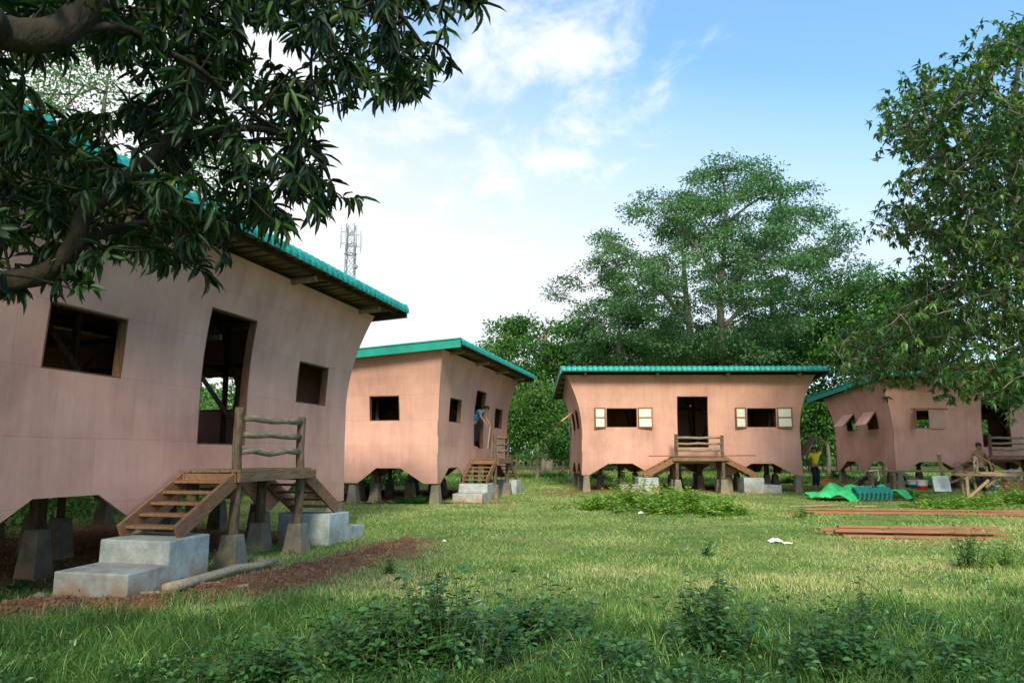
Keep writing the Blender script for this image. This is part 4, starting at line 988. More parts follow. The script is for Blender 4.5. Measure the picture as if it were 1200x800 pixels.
# worker in the doorway of the second house
P_ = dict(base); P_.update(belly=(0, -.06, 1.06), chest=(0, -.20, 1.24), neck=(0, -.36, 1.34), head=(0, -.45, 1.38), crown=(0, -.51, 1.43), shL=(.17, -.24, 1.30), shR=(-.17, -.24, 1.30), elL=(.24, -.38, 1.08), wrL=(.16, -.50, .90), haL=(.14, -.54, .84), elR=(-.24, -.34, 1.08), wrR=(-.18, -.48, .90), haR=(-.16, -.52, .84), face=(0, -.8, -.6))
x0, y0, a_, gz = HP[2]; u_, v_ = 4.05, .10; wp = Vector((x0 + math.cos(a_) * u_ - math.sin(a_) * v_, y0 + math.sin(a_) * u_ + math.cos(a_) * v_, gz + 1.636))
make_person(wp, a_, P_, 'person in a blue plaid shirt bending forward in the doorway of the second house', 'blue_plaid')
u_, v_ = 4.02, -.50; wp = Vector((x0 + math.cos(a_) * u_ - math.sin(a_) * v_, y0 + math.sin(a_) * u_ + math.cos(a_) * v_, gz + 1.70 + .34))
mb = MB(); mb.box((0, 0, 0), (.62, .03, .78), Matrix.Rotation(R(6), 3, 'X')); o = mb.build('board', 'tan_wood', None); o.location = wp; o.rotation_euler = (0, 0, a_ + R(8)); tag(o, 'pale board held upright by the person in the blue plaid shirt', 'board')
# slack cord from that doorway to the ground
u_ = 4.3; pts = []
for (uu, vv, zz) in ((4.3, -.1, 1.75), (4.35, -.55, 1.5), (3.35, -1.1, 1.15), (3.1, -1.35, .5), (2.6, -1.6, .03), (2.2, -1.9, .02)):
    pts.append((x0 + math.cos(a_) * uu - math.sin(a_) * vv, y0 + math.sin(a_) * uu + math.cos(a_) * vv, gz + zz))
o = MB().tube(smooth_pl(pts, 5), .006, 5).build('cord', 'fence_wood', None, smooth=True); tag(o, 'thin cord trailing from the doorway of the second house down past its deck', 'cord')

# ================================================================== trees
def poly_np(poly, x, y):
    c = np.zeros(np.shape(x), bool); j = len(poly) - 1
    for i in range(len(poly)):
        xi, yi = poly[i]; xj, yj = poly[j]
        m = ((yi > y) != (yj > y)) & (x < (xj - xi) * (y - yi) / (yj - yi + 1e-12) + xi); c ^= m; j = i
    return c
def rays_np(px, py, dist):
    px = np.asarray(px, float); c, s = math.cos(PITCH), math.sin(PITCH)
    d = np.stack([px - 600, np.full(px.shape, F_PX), 400 - np.asarray(py, float)], -1)
    r = np.stack([d[:, 0], d[:, 1] * c - d[:, 2] * s, d[:, 1] * s + d[:, 2] * c], -1)
    return np.array([0, 0, CAM_H]) + norm(r) * np.asarray(dist)[:, None]
def whorls(tips, dirs, nper, length, width, droop, name, mat, parent, kind, var_c=None, backset=.10):
    n = len(tips); k = nper; ids = np.repeat(np.arange(n), k)
    ax = norm(dirs[ids] * .8 + rand_dir(n * k) * .9)
    side = rand_dir(n * k); side -= ax * (side * ax).sum(1, keepdims=True); side = norm(side)
    a = norm(dirs[ids] * RNG.uniform(.1, .9, (n * k, 1)) + norm(np.cross(norm(dirs[ids]), side) + 1e-5) * 1.0 + np.array([0, 0, -1]) * RNG.uniform(droop * .4, droop * 1.3, (n * k, 1)))
    pos = tips[ids] - norm(dirs[ids]) * RNG.uniform(0, backset, (n * k, 1))
    up = norm(np.array([0, 0, 1.0]) + RNG.normal(size=(n * k, 3)) * .45 + dirs[ids] * .3)
    L_ = length * RNG.uniform(.45, 1.22, n * k); W_ = width * RNG.uniform(.75, 1.2, n * k)
    base_ = RNG.random(n) if var_c is None else var_c
    var = np.clip(base_[ids] * .6 + RNG.random(n * k) * .4, 0, 1)
    return leaves(name, pos, a, up, L_, W_, kind, mat, parent, var)

# ---- the mango tree over the camera's left shoulder
def mango_near():
    base_pt = np.array([-5.4, 3.4, float(zg(-5.4, 3.4))])
    pD = lambda px, py, d, r: (*at_dist(px, py, d), r)
    fork = np.array([-4.7, 3.6, 2.2])
    limbB = [(*fork, .15), pD(-90, 352, 5.2, .10), pD(0, 331, 4.9, .062), pD(52, 320, 4.8, .054), pD(86, 288, 4.7, .050), pD(102, 248, 4.7, .046), pD(150, 210, 4.75, .044), pD(202, 163, 4.9, .042), pD(232, 118, 5.0, .040), pD(224, 70, 5.1, .034), pD(212, -20, 5.3, .03), pD(230, -90, 5.5, .02)]
    limbA = [(*fork, .16), (-4.0, 3.9, 3.3, .12), pD(-60, 20, 4.3, .085), pD(0, 38, 4.3, .078), pD(58, 41, 4.3, .076), pD(100, 12, 4.35, .070), pD(140, -40, 4.5, .06), pD(210, -140, 4.8, .04)]
    limbC = [pD(58, 41, 4.3, .03), pD(140, 31, 4.35, .018), pD(190, 58, 4.4, .016), pD(235, 82, 4.5, .015), pD(290, 130, 4.7, .012), pD(350, 165, 5.0, .009)]
    limbD = [pD(140, -40, 4.5, .05), pD(260, -60, 4.7, .035), pD(360, -30, 4.9, .025), pD(450, 0, 5.0, .018), pD(500, 60, 5.1, .010)]
    limbE = [pD(202, 163, 4.9, .03), pD(290, 150, 5.2, .022), pD(350, 165, 5.5, .015), pD(378, 195, 5.7, .009)]
    limbF = [pD(86, 288, 4.7, .03), pD(160, 262, 5.1, .02), pD(240, 262, 5.4, .013), pD(320, 240, 5.6, .008)]
    limbG = [(-4.0, 3.9, 3.3, .10), (-4.2, 3.0, 4.6, .07), (-4.6, 1.6, 5.4, .045), (-5.2, -.4, 5.9, .02)]
    limbH = [(*fork, .13), (-5.2, 4.8, 3.6, .09), (-5.4, 6.0, 4.7, .05), (-5.0, 7.0, 5.4, .02)]
    limbs = [limbA, limbB, limbC, limbD, limbE, limbF, limbG, limbH]
    sm = []
    for l in limbs: sm.append([tuple(p) for p in smooth_pl(l, 5)])
    outline = [(-40, -40), (-40, 342), (40, 338), (62, 335), (100, 332), (125, 292), (160, 305), (205, 300), (222, 318), (245, 305), (262, 268), (292, 262), (318, 276), (338, 272), (345, 258), (385, 262), (404, 226), (388, 190), (372, 140), (420, 122), (430, 95), (452, 105), (470, 118), (512, 98), (530, 80), (500, 60), (512, 42), (498, 18), (506, -40)]
    n = 9000; px = RNG.uniform(-40, 520, n); py = RNG.uniform(-40, 345, n)
    keep = poly_np(outline, px, py)
    dens = 1 - .93 * np.clip(1.35 - np.hypot((px - 92) / 105, (py - 92) / 50), 0, 1)          # gap towards the roof and sky
    dens *= 1 - .62 * np.clip(1.3 - np.hypot((px - 60) / 110, (py - 290) / 40), 0, 1)
    dens *= 1 - .5 * np.clip(1.3 - np.hypot((px - 215) / 40, (py - 250) / 40), 0, 1)
    dens *= .42 + .75 * (vnoise(px, py, 30, 8) > .38)
    keep &= RNG.random(n) < dens
    px, py = px[keep][:1080], py[keep][:1080]
    tin = rays_np(px, py, 4.2 + 2.6 * RNG.random(len(px)) ** .7)
    # hand placed sprays that show singly against wall and sky
    hand = [(545, -2, 4.4), (236, 318, 4.7), (250, 330, 4.6), (100, 345, 4.3), (196, 330, 4.6), (322, 262, 5.2), (400, 238, 5.0), (480, 98, 5.0), (505, 75, 4.9)]
    hand = [(555, 2, 4.4), (528, -8, 4.4), (542, -4, 4.4), (568, 4, 4.35), (566, 14, 4.4), (516, 6, 4.6), (522, 30, 4.8), (512, 52, 4.9), (528, 78, 4.9), (418, 232, 5.0), (434, 118, 4.9), (262, 300, 4.6), (243, 322, 4.6), (104, 338, 4.3), (196, 312, 4.6), (300, 262, 5.0), (396, 232, 5.0), (470, 92, 5.0), (498, 70, 4.9)]
    tin = np.vstack([tin, rays_np([h[0] for h in hand], [h[1] for h in hand], [h[2] for h in hand])])
    # the rest of the crown, overhead and to the left
    m = 5000; q = rand_dir(m) * RNG.uniform(.35, 1, (m, 1)) ** .5 * np.array([4.0, 5.4, 2.5]) + np.array([-5.4, 2.4, 5.2])
    X_, Y_, dd = project(q); out = (dd < .3) | (X_ < -30) | (Y_ < -30) | (X_ > 1230)
    out &= (q[:, 2] > 2.9) & (np.linalg.norm(q - np.array([0, 0, 1.5]), axis=1) > 2.2)
    out &= q[:, 0] < -1.6; X2 = q[out][:640]
    tips = np.vstack([tin, X2])
    root = empty('mango_tree', base_pt); tag(root, 'dark mango tree arching in from the left with long drooping leaves close overhead', 'tree')
    tubes, dirs = grow(sm, tips, .0036, bias=.5, power=.40, sag=.03)
    off = -base_pt
    sh = lambda P: [tuple(np.array(p[:3]) + off) for p in P]
    tubes_mesh('branch', [(sh(p), r) for p, r in tubes], 'bark_dark', root)
    big = [(sh(l), [p[3] for p in l]) for l in sm]
    trunk = smooth_pl([(*base_pt - np.array([0, 0, .15]), .30), (*(base_pt + np.array([.15, .05, .7])), .22), (*(fork - np.array([.15, 0, .5])), .20), (*fork, .19)], 4)
    MB().tube(sh(trunk), [p[3] for p in trunk], 16, wob=.05).build('trunk', 'bark_dark', root, smooth=True)
    for b in big: MB().tube(b[0], b[1], 14, wob=.07).build('limb', 'bark_dark', root, smooth=True)
    sub = tips + off
    dirs = norm(dirs + np.array([0, 0, -.12]))
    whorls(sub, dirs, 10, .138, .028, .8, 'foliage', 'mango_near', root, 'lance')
mango_near()

# ---- generic trees
def crown_tree(name, lb, cat, base, height, skel, tips, leafn, lsize, lwid, spread, flat, lmat, bark, kind='quad', tip_r=.02, group=None, droop=.2, bias=.35, power=.42, vtop=.3):
    base = np.array(base, float); root = empty(name, base); tag(root, lb, cat, group)
    skl = [[(*(np.array(p[:3])), p[3]) for p in smooth_pl(l, 4)] for l in skel]
    tubes, dirs = grow(skl, tips, tip_r, bias=bias, power=power, sag=.03)
    MB().tube([tuple(p[:3]) for p in skl[0]], [p[3] for p in skl[0]], 10, wob=.05).build('trunk', bark, root, smooth=True)
    big = [([tuple(p[:3]) for p in l], [p[3] for p in l]) for l in skl[1:]]
    tubes_mesh('branches', tubes, bark, root, n=4, big=big or None)
    n = len(tips); ids = np.repeat(np.arange(n), leafn); m = len(ids)
    o = RNG.normal(size=(m, 3)) * np.array([spread, spread, spread * flat]); pos = tips[ids] + o
    ax = norm(norm(o) + RNG.normal(size=(m, 3)) * .6 + np.array([0, 0, -droop])); up = norm(np.array([0, 0, 1.]) + RNG.normal(size=(m, 3)) * .5)
    zt = (pos[:, 2] - tips[:, 2].min()) / max(.1, np.ptp(tips[:, 2]))
    var = np.clip(RNG.random(n)[ids] * .5 + RNG.random(m) * .5, 0, 1)
    leaves('foliage', pos, ax, up, lsize * RNG.uniform(.6, 1.2, m), lwid * RNG.uniform(.7, 1.2, m), kind, lmat, root, var)
    return root
def lobes_tips(lobes, per, shell=.55):
    T = []
    for (x, y, z, rx, ry, rz) in lobes:
        k = max(6, int(per * rx * rz)); d = rand_dir(k, .35); r = RNG.uniform(shell, 1, (k, 1)); T.append(d * r * np.array([rx, ry, rz]) + np.array([x, y, z]))
    return np.vstack(T)

# tall spreading tree behind the squarely facing house: flat tiers of foliage, two stems
def big_tree():
    Y0 = 47.; bx = (848 - 600) / F_PX * Y0; bz = float(zbase(Y0)); base = (bx, Y0, bz)
    K = Y0 / F_PX
    prof_y = [197, 215, 232, 250, 270, 290, 310, 330, 350, 375, 400, 425]
    left = [812, 778, 745, 730, 708, 682, 662, 644, 648, 680, 715, 750]
    right = [908, 930, 946, 966, 980, 998, 1018, 1026, 1010, 970, 935, 910]
    pads = []
    tries = 0
    while len(pads) < 260 and tries < 20000:
        tries += 1
        py = 197 + (425 - 197) * RNG.random() ** .85; l = np.interp(py, prof_y, left); r = np.interp(py, prof_y, right)
        c = (l + r) / 2; hw = (r - l) / 2 * .93; a = RNG.uniform(0, 2 * math.pi); rr = math.sqrt(RNG.uniform(.08, 1)); 
        hw *= .93 + .16 * float(vnoise(py * .05, a * 2, 1, 71)); x = c + hw * rr * math.cos(a); dy = hw * K * rr * math.sin(a) * .85
        P = at_y(x, py + 4, Y0 + dy * .0); P = np.array([P[0], Y0 + dy, P[2]]) - np.array(base)
        if any(np.linalg.norm((P - q) * np.array([1, 1, 1.25])) < 1.0 for q in pads): continue
        pads.append(P)
    T = []
    for P in pads:
        k = 9; o = rand_dir(k, .5) * RNG.uniform(.5, 1, (k, 1)) * np.array([1.05, 1.05, .5]); T.append(P + o)
    T = np.vstack(T)
    Wp = lambda px, py, dy, r: (*(np.array([at_y(px, py, Y0)[0], Y0 + dy, at_y(px, py, Y0)[2]]) - np.array(base)), r)
    sk = [[(0, 0, -.2, .42), (0, 0, 3, .32), Wp(846, 400, 0, .25), Wp(844, 345, 0, .20), Wp(849, 290, 0, .14), Wp(852, 240, .3, .10), Wp(850, 208, .5, .04)],
          [((815 - 848) * K, .8, -.2, .36), ((814 - 848) * K, .8, 4, .26), Wp(812, 392, .8, .21), Wp(806, 330, .8, .17), Wp(803, 270, .8, .09), Wp(800, 235, .6, .04)],
          [Wp(844, 345, 0, .16), Wp(880, 308, -.8, .12), Wp(905, 292, -1.4, .05)],
          [Wp(846, 385, 0, .15), Wp(885, 350, 1, .11), Wp(915, 342, 1.6, .05)],
          [Wp(848, 300, 0, .13), Wp(820, 265, -.8, .08), Wp(790, 240, -1.2, .04)],
          [Wp(812, 380, .8, .14), Wp(775, 345, -.5, .10), Wp(752, 334, -1.2, .05)],
          [Wp(846, 360, 0, .12), Wp(820, 322, -2.2, .08), Wp(800, 300, -3.6, .04)],
          [Wp(850, 262, .2, .10), Wp(885, 235, .2, .07), Wp(915, 222, .4, .03)]]
    crown_tree('tall_tree', 'tall spreading tree with tiered feathery foliage and two bare trunks behind the squarely facing house', 'tree', base, 20, sk, T, 38, .20, .12, .26, .5, 'feathery_leaf', 'bark_grey', tip_r=.011, droop=.15, bias=.25)
RNG = np.random.default_rng(34)
big_tree()
RNG = np.random.default_rng(5)

# dense trees of the backdrop, each built from its own lobes
def dome_tree(name, lb, px, Y, top_py, half_px, low_py, mat, nlobes, per, leafn, lsize, group='dense trees closing the view behind the houses', seed=None, spread=.5, flat=.5, trunk=.3, shape=1.0, low=None, wid=.5):
    K = Y / F_PX; cx_ = (px - 600) * K; bz = float(zbase(Y)); top = float(at_y(px, top_py, Y)[2]) - bz; lowz = max(.2, float(at_y(px, low_py, Y)[2]) - bz); hw = half_px * K
    lobes = []
    for i in range(nlobes):
        a = RNG.uniform(0, 2 * math.pi); r = math.sqrt(RNG.random()) * .9; t = RNG.random()
        rad = hw * r; ztop = top - (top - lowz) * .55 * r ** 2.2
        z = lowz + (ztop - lowz) * (t ** .6); s = RNG.uniform(.16, .27) * hw
        s = max(s, .8); lobes.append((rad * math.cos(a), rad * math.sin(a) * .7, max(s * .5, z - s * .45), s, s, s * .55 * shape))
    T = lobes_tips(lobes, per)
    T = T[T[:, 2] > .15]
    sk = [[(0, 0, -.2, trunk), (.1, 0, lowz * .6 + .3, trunk * .8), (-.1, 0, (lowz + top) * .5, trunk * .5), (0, 0, top * .85, trunk * .15)]]
    crown_tree(name, lb, 'tree', (cx_, Y, bz), top, sk, T, leafn, lsize, lsize * wid, spread, flat, mat, 'bark_grey', tip_r=.011, group=group)
dome_tree('rain_tree', 'wide dark umbrella-shaped tree rising between the second and third houses', 640, 56, 358, 92, 470, 'deep_leaf', 74, 9, 34, .34, spread=.42, trunk=.5)
dome_tree('broad_tree', 'mid green tree left of the tall tree, above the roof corner with the awning', 728, 53, 350, 66, 460, 'feathery_leaf', 48, 10, 34, .30, trunk=.35)
dome_tree('broad_tree', 'dark tree mass below the right side of the tall feathery tree', 930, 55, 350, 80, 470, 'deep_leaf', 62, 8, 34, .33, trunk=.35)
dome_tree('broad_tree', 'deep green rounded tree between the tall tree and the right hand mango', 1035, 46, 304, 95, 480, 'deep_leaf', 110, 10, 38, .30, trunk=.4)
dome_tree('broad_tree', 'dark low tree showing through beneath the tall feathery crown', 815, 60, 368, 110, 470, 'deep_leaf', 60, 8, 32, .36, trunk=.35)
dome_tree('bushy_tree', 'bright bushy tree touching the far corner of the house with the worker', 628, 41, 440, 36, 530, 'fresh_leaf', 26, 12, 30, .24, group='bushy trees between the houses', spread=.3, trunk=.12)
dome_tree('bushy_tree', 'bushy tree in front of the left wall of the squarely facing house', 668, 46, 452, 30, 535, 'deep_leaf', 22, 12, 30, .24, group='bushy trees between the houses', spread=.3, trunk=.12)
dome_tree('bushy_tree', 'shrubby tree behind the person in the yellow shirt', 965, 47, 452, 30, 525, 'deep_leaf', 26, 12, 30, .24, group='bushy trees between the houses', spread=.3, trunk=.14)
dome_tree('bushy_tree', 'light green small tree over the gap above the yellow shirt', 945, 50, 470, 30, 540, 'fresh_leaf', 18, 12, 28, .24, group='bushy trees between the houses', spread=.3, trunk=.12)
dome_tree('pale_tree', 'pale green tree seen through the mango leaves above the first roof', 95, 30, 5, 175, 330, 'feathery_leaf', 80, 6, 30, .20, group='trees behind the first house', spread=.42, trunk=.22)
for i, (x, Y, tp, hp, lb) in enumerate(((190, 27, 385, 130, 'leafy tree seen through the doorway of the mango shaded house'), (330, 36, 470, 80, 'leafy tree behind the gap of the first two houses'), (20, 24, 400, 110, 'leafy tree seen through the first window of the mango shaded house'), (440, 40, 455, 60, 'leafy tree seen through the windows of the second house'), (560, 44, 450, 50, 'leafy tree hidden behind the second house'))):
    dome_tree('leafy_tree', lb, x, Y, tp, hp, 535, 'fresh_leaf', 40, 8, 30, .24, group='trees behind the first house', spread=.4, trunk=.2)
for i, (x, Y, tp, hp, lb) in enumerate(((760, 62, 440, 70, 'low dense tree seen through the windows of the squarely facing house'), (870, 60, 445, 70, 'low dense tree behind the right half of the squarely facing house'), (1120, 58, 420, 90, 'dense tree behind the house of the workbenches'), (1230, 60, 400, 90, 'dense tree at the right picture edge behind the last house'), (700, 66, 430, 70, 'dark tree behind the tall tree and the third house'))):
    dome_tree('leafy_tree', lb, x, Y, tp, hp, 540, 'deep_leaf', 44, 8, 30, .36, group='dense trees closing the view behind the houses', spread=.5, trunk=.25)

# ---- right hand mango tree in front of the last house
def mango_right():
    base_pt = np.array([16.6, 22.0, float(zg(16.6, 22.0))])
    outline = [(1240, 20), (1200, 36), (1178, 40), (1155, 62), (1148, 85), (1168, 120), (1120, 84), (1085, 95), (1052, 135), (1050, 170), (1072, 200), (1062, 228), (1040, 262), (1062, 275), (1085, 268), (1092, 300), (1070, 330), (1062, 370), (1030, 372), (992, 378), (984, 405), (1005, 428), (1002, 452), (1024, 440), (1048, 458), (1068, 455), (1078, 438), (1110, 448), (1140, 465), (1165, 455), (1195, 478), (1240, 480)]
    n = 9000; px = RNG.uniform(980, 1245, n); py = RNG.uniform(20, 482, n); keep = poly_np(outline, px, py); px, py = px[keep], py[keep]
    C = []
    for x_, y_ in zip(px, py):
        d_ = RNG.uniform(20.8, 26.5) if y_ < 395 else RNG.uniform(22.5, 27.0)
        if x_ > 1120 and RNG.random() < .5: d_ = RNG.uniform(20.5, 23)
        P = at_dist(x_, y_, d_)
        if all(np.linalg.norm(P - c) > .97 for c in C): C.append(P)
        if len(C) >= 205: break
    t1 = np.vstack([c + rand_dir(11, .35) * RNG.uniform(.45, 1, (11, 1)) * np.array([.85, .85, .62]) for c in C])
    X_, Y_, dd = project(t1); t1 = t1[poly_np([(x_ + (-14 if x_ < 1200 else 0), y_ + (10 if y_ > 200 else -8)) for x_, y_ in outline], X_, Y_) ]
    m = 4000; q = rand_dir(m) * RNG.uniform(.5, 1, (m, 1)) * np.array([5.2, 5.2, 4.8]) + np.array([19.6, 23.6, 8.]); X_, Y_, dd = project(q); q = q[(X_ > 1240) & (q[:, 2] > 3.6)][:1100]
    tips = np.vstack([t1, q]); off = -base_pt
    root = empty('mango_tree', base_pt); tag(root, 'tall mango tree with yellowish new leaves whose low boughs hang over the last roof', 'tree')
    Q = lambda px, py, d, r: (*at_dist(px, py, d), r)
    sk = [[(*base_pt - np.array([0, 0, .2]), .38), (*(base_pt + np.array([.1, 0, 1.6])), .30), (*(base_pt + np.array([-.1, .2, 3.4])), .27), Q(1205, 330, 23.5, .21), Q(1190, 240, 23.6, .16), Q(1188, 140, 23.8, .09), Q(1195, 60, 24, .04)],
          [Q(1205, 330, 23.5, .16), Q(1165, 265, 23, .12), Q(1125, 222, 22.8, .08), Q(1090, 150, 22.6, .03)],
          [Q(1212, 380, 23.4, .14), Q(1160, 345, 23, .09), Q(1110, 330, 22.8, .05)],
          [Q(1212, 440, 23.6, .14), Q(1160, 428, 24.2, .09), Q(1090, 432, 24.6, .06), Q(1030, 410, 24.8, .035), Q(1000, 400, 24.9, .02)],
          [Q(1190, 240, 23.6, .1), Q(1140, 180, 24.5, .06), Q(1120, 120, 25, .03)],
          [Q(1125, 275, 22.8, .05), Q(1090, 268, 22.6, .03), Q(1045, 256, 22.5, .012), Q(1032, 262, 22.5, .006)]]
    skl = [[tuple(p) for p in smooth_pl(l, 4)] for l in sk]
    tubes, dirs = grow(skl, tips, .0095, bias=.35, power=.42, sag=.02); sh = lambda P: [tuple(np.array(p[:3]) + off) for p in P]
    MB().tube(sh(skl[0]), [p[3] for p in skl[0]], 14, wob=.05).build('trunk', 'bark_grey', root, smooth=True)
    for l in skl[1:]: MB().tube(sh(l), [p[3] for p in l], 10, wob=.05).build('limb', 'bark_grey', root, smooth=True)
    tubes_mesh('branches', [(sh(p), r) for p, r in tubes], 'bark_grey', root, n=4)
    vc = RNG.random(len(tips)); new_growth = (RNG.random(len(tips)) < .03) | ((vnoise(tips[:, 0], tips[:, 2], 1.2, 61) > .90) & (tips[:, 2] < 9)); vc = np.where(new_growth, 1.45, vc * .9)  # scattered tips take the yellowish tone of new leaves
    # each tip carries three whorls close together
    T3 = np.repeat(tips + off, 3, 0) + RNG.normal(size=(len(tips) * 3, 3)) * np.array([.24, .24, .16]); D3 = norm(np.repeat(dirs, 3, 0) + RNG.normal(size=(len(tips) * 3, 3)) * .5 + np.array([0, 0, .2]))
    whorls(T3, D3, 8, .215, .076, .6, 'foliage', 'mango_far', root, 'lance_lo', var_c=np.repeat(vc, 3))
RNG = np.random.default_rng(8)
mango_right()

# far-off wood closing the horizon, one mass
n = 90000; x = RNG.uniform(-95, 115, n); y = RNG.uniform(74, 92, n); hh = 3.5 + 5.5 * vnoise(x, y * 0, 7, 41) + 2 * vnoise(x, y * 0, 2.2, 42); t = RNG.random(n) ** .8
pos = np.stack([x, y, zbase(y) + hh * t], -1); o = leaves('far_wood', pos, rand_dir(n, -.2), norm(np.array([0, -.6, 1.]) + RNG.normal(size=(n, 3)) * .5), RNG.uniform(.5, .95, n), RNG.uniform(.3, .5, n), 'quad', 'deep_leaf', None, vnoise(x, t * 8, 1.6, 43) * .6 + .4 * RNG.random(n)); tag(o, kind='stuff')
n = 90000; x = -3.6 - 22 * RNG.random(n) ** 1.5; y = 6 + RNG.uniform(0, 30, n) + (-x) * .25; lv = np.hypot(x + 2, y - 25); t = RNG.random(n); hh = 1.0 + 1.1 * vnoise(x, y, 2.5, 44)
lu, lq = house_loc(1, x, y); l2u, l2q = house_loc(2, x, y); k = (np.minimum(lq - 5.8, 99) > 0) & ~((l2u > -2.6) & (l2u < 10) & (l2q < 7.2)); x, y, t, hh = x[k], y[k], t[k], hh[k]; n = len(x)
o = leaves('undergrowth_mass', np.stack([x, y, zbase(y) + hh * t], -1), rand_dir(n), norm(np.array([0, 0, 1.]) + RNG.normal(size=(n, 3)) * .5), RNG.uniform(.12, .24, n), RNG.uniform(.07, .12, n), 'quad', 'deep_leaf', None); tag(o, kind='stuff')  # undergrowth added and thickened to darken the view under the first house

# second mango added unseen past the right frame edge to shade the last house
def mango_shade():
    b = np.array([20.6, 17.4, float(zg(20.6, 17.4))]); root = empty('mango_tree', b); tag(root, 'round unseen mango tree added past the right picture edge to shade the last house', 'tree')
    m = 3200; q = rand_dir(m, .2) * RNG.uniform(.45, 1, (m, 1)) ** .5 * np.array([6.6, 5.0, 3.8]) + np.array([-.6, 1.2, 9.2]); X_, Y_, dd = project(q + b); T = q[(X_ > 1250) & (q[:, 2] > 5)][:1400]
    sk = [[tuple(p) for p in smooth_pl(l, 4)] for l in ([(0, 0, -.2, .42), (.1, 0, 2, .32), (0, .1, 4.5, .26), (0, 0, 8, .16), (.2, 0, 12, .05)], [(0, .1, 4.2, .2), (2, .5, 6.5, .12), (4.2, .4, 8, .04)], [(0, .1, 4.0, .2), (-1.6, .8, 6.2, .12), (-3.2, 1.0, 7.6, .04)], [(0, 0, 5, .18), (.3, -2, 7.5, .1), (.4, -3.2, 9, .04)])]
    tubes, dirs = grow(sk, T, .012)
    for l in sk: MB().tube([p[:3] for p in l], [p[3] for p in l], 10, wob=.05).build('trunk' if l is sk[0] else 'limb', 'bark_grey', root, smooth=True)
    tubes_mesh('branches', tubes, 'bark_grey', root, n=4)
    T3 = np.repeat(T, 3, 0) + RNG.normal(size=(len(T) * 3, 3)) * .3; D3 = norm(np.repeat(dirs, 3, 0) + RNG.normal(size=(len(T) * 3, 3)) * .5)
    whorls(T3, D3, 8, .26, .075, .6, 'foliage', 'mango_far', root, 'lance_lo')
mango_shade()

def side_shade_tree():  # unseen tree added left of the frame to shade behind the first house
    b = np.array([-14.5, 5.0, float(zg(-14.5, 5.0))]); T = lobes_tips([(RNG.uniform(-5, 5), RNG.uniform(-5, 6), RNG.uniform(5, 8.5), 1.7, 1.7, .9) for _ in range(34)], 12)
    X_, Y_, dd = project(T + b); T = T[(X_ < -30) | (dd < .5)]
    sk = [[(0, 0, -.2, .4), (.1, 0, 2.5, .3), (0, .1, 5, .22), (0, 0, 8, .08)], [(0, .1, 3.5, .18), (3, .5, 6, .10), (4.6, .4, 7, .04)], [(0, .1, 3.2, .18), (-2, 2, 5.8, .10), (-3.4, 3, 7, .04)]]
    crown_tree('leafy_tree', 'unseen leafy tree added past the left picture edge to shade the back of the first house', 'tree', b, 9, sk, T, 34, .26, .13, .45, .5, 'deep_leaf', 'bark_grey', tip_r=.012)
side_shade_tree()

# ================================================================== grass and weeds
def blades(name, x, y, h, wdt, lean, seg, mat='grass_blade', var=None, parent=None):
    n = len(x); z = zg(x, y) - .01; a = RNG.uniform(0, 2 * math.pi, n); c, s = np.cos(a), np.sin(a)      # width direction
    b = RNG.uniform(0, 2 * math.pi, n); lx, ly = np.cos(b) * lean * h, np.sin(b) * lean * h
    P0 = np.stack([x, y, z], -1); wv = np.stack([c, s, 0 * c], -1) * wdt[:, None] * .5
    if seg == 1:
        tip = P0 + np.stack([lx, ly, h], -1); V = np.stack([P0 - wv, P0 + wv, tip], 1); F_ = [np.arange(n * 3).reshape(n, 3)]; k = 3
    else:
        m1 = P0 + np.stack([lx * .25, ly * .25, h * .5], -1); m2 = P0 + np.stack([lx * .65, ly * .65, h * .82], -1); tip = P0 + np.stack([lx * 1.15, ly * 1.15, h * .95], -1)
        V = np.stack([P0 - wv, P0 + wv, m1 - wv * .85, m1 + wv * .85, m2 - wv * .5, m2 + wv * .5, tip], 1); k = 7; o = np.arange(n)[:, None] * 7
        F_ = [np.concatenate([o + np.array([[0, 1, 3, 2]]), o + np.array([[2, 3, 5, 4]])]), o + np.array([[4, 5, 6]])]
    if var is None: var = RNG.random(n)
    return np_mesh(name, V.reshape(-1, 3), F_, mat, parent, np.repeat(np.clip(var, 0, 1), k))
def scatter(n, y0, y1, margin=1.0, power=1.0):
    u = RNG.random(n) ** power; y = y0 + (y1 - y0) * u; x = RNG.uniform(-1, 1, n) * (y * .74 + 1.6 * margin); return x, y
def mask(x, y, k=1.0):
    d = dirt(x, y); return RNG.random(len(x)) > d * k
def shaggy(x, y):
    """0 = short lawn, 1 = rank growth: near the camera, at the lower right, round the clutter"""
    px, py, _ = project(np.stack([x, y, zbase(y)], -1)); e = 27 * (vnoise(x, y, 1.6, 21) - .5) + 40 * (vnoise(x, y, .6, 22) - .5)
    a = np.clip((py - (700 - .055 * np.clip(px - 800, 0, 400)) + e) / 40, 0, 1)
    b = np.clip(1.1 - np.hypot((px - 1175) / 70, (py - 650) / 48) + e / 60, 0, 1)
    return np.maximum(a, b * .8)
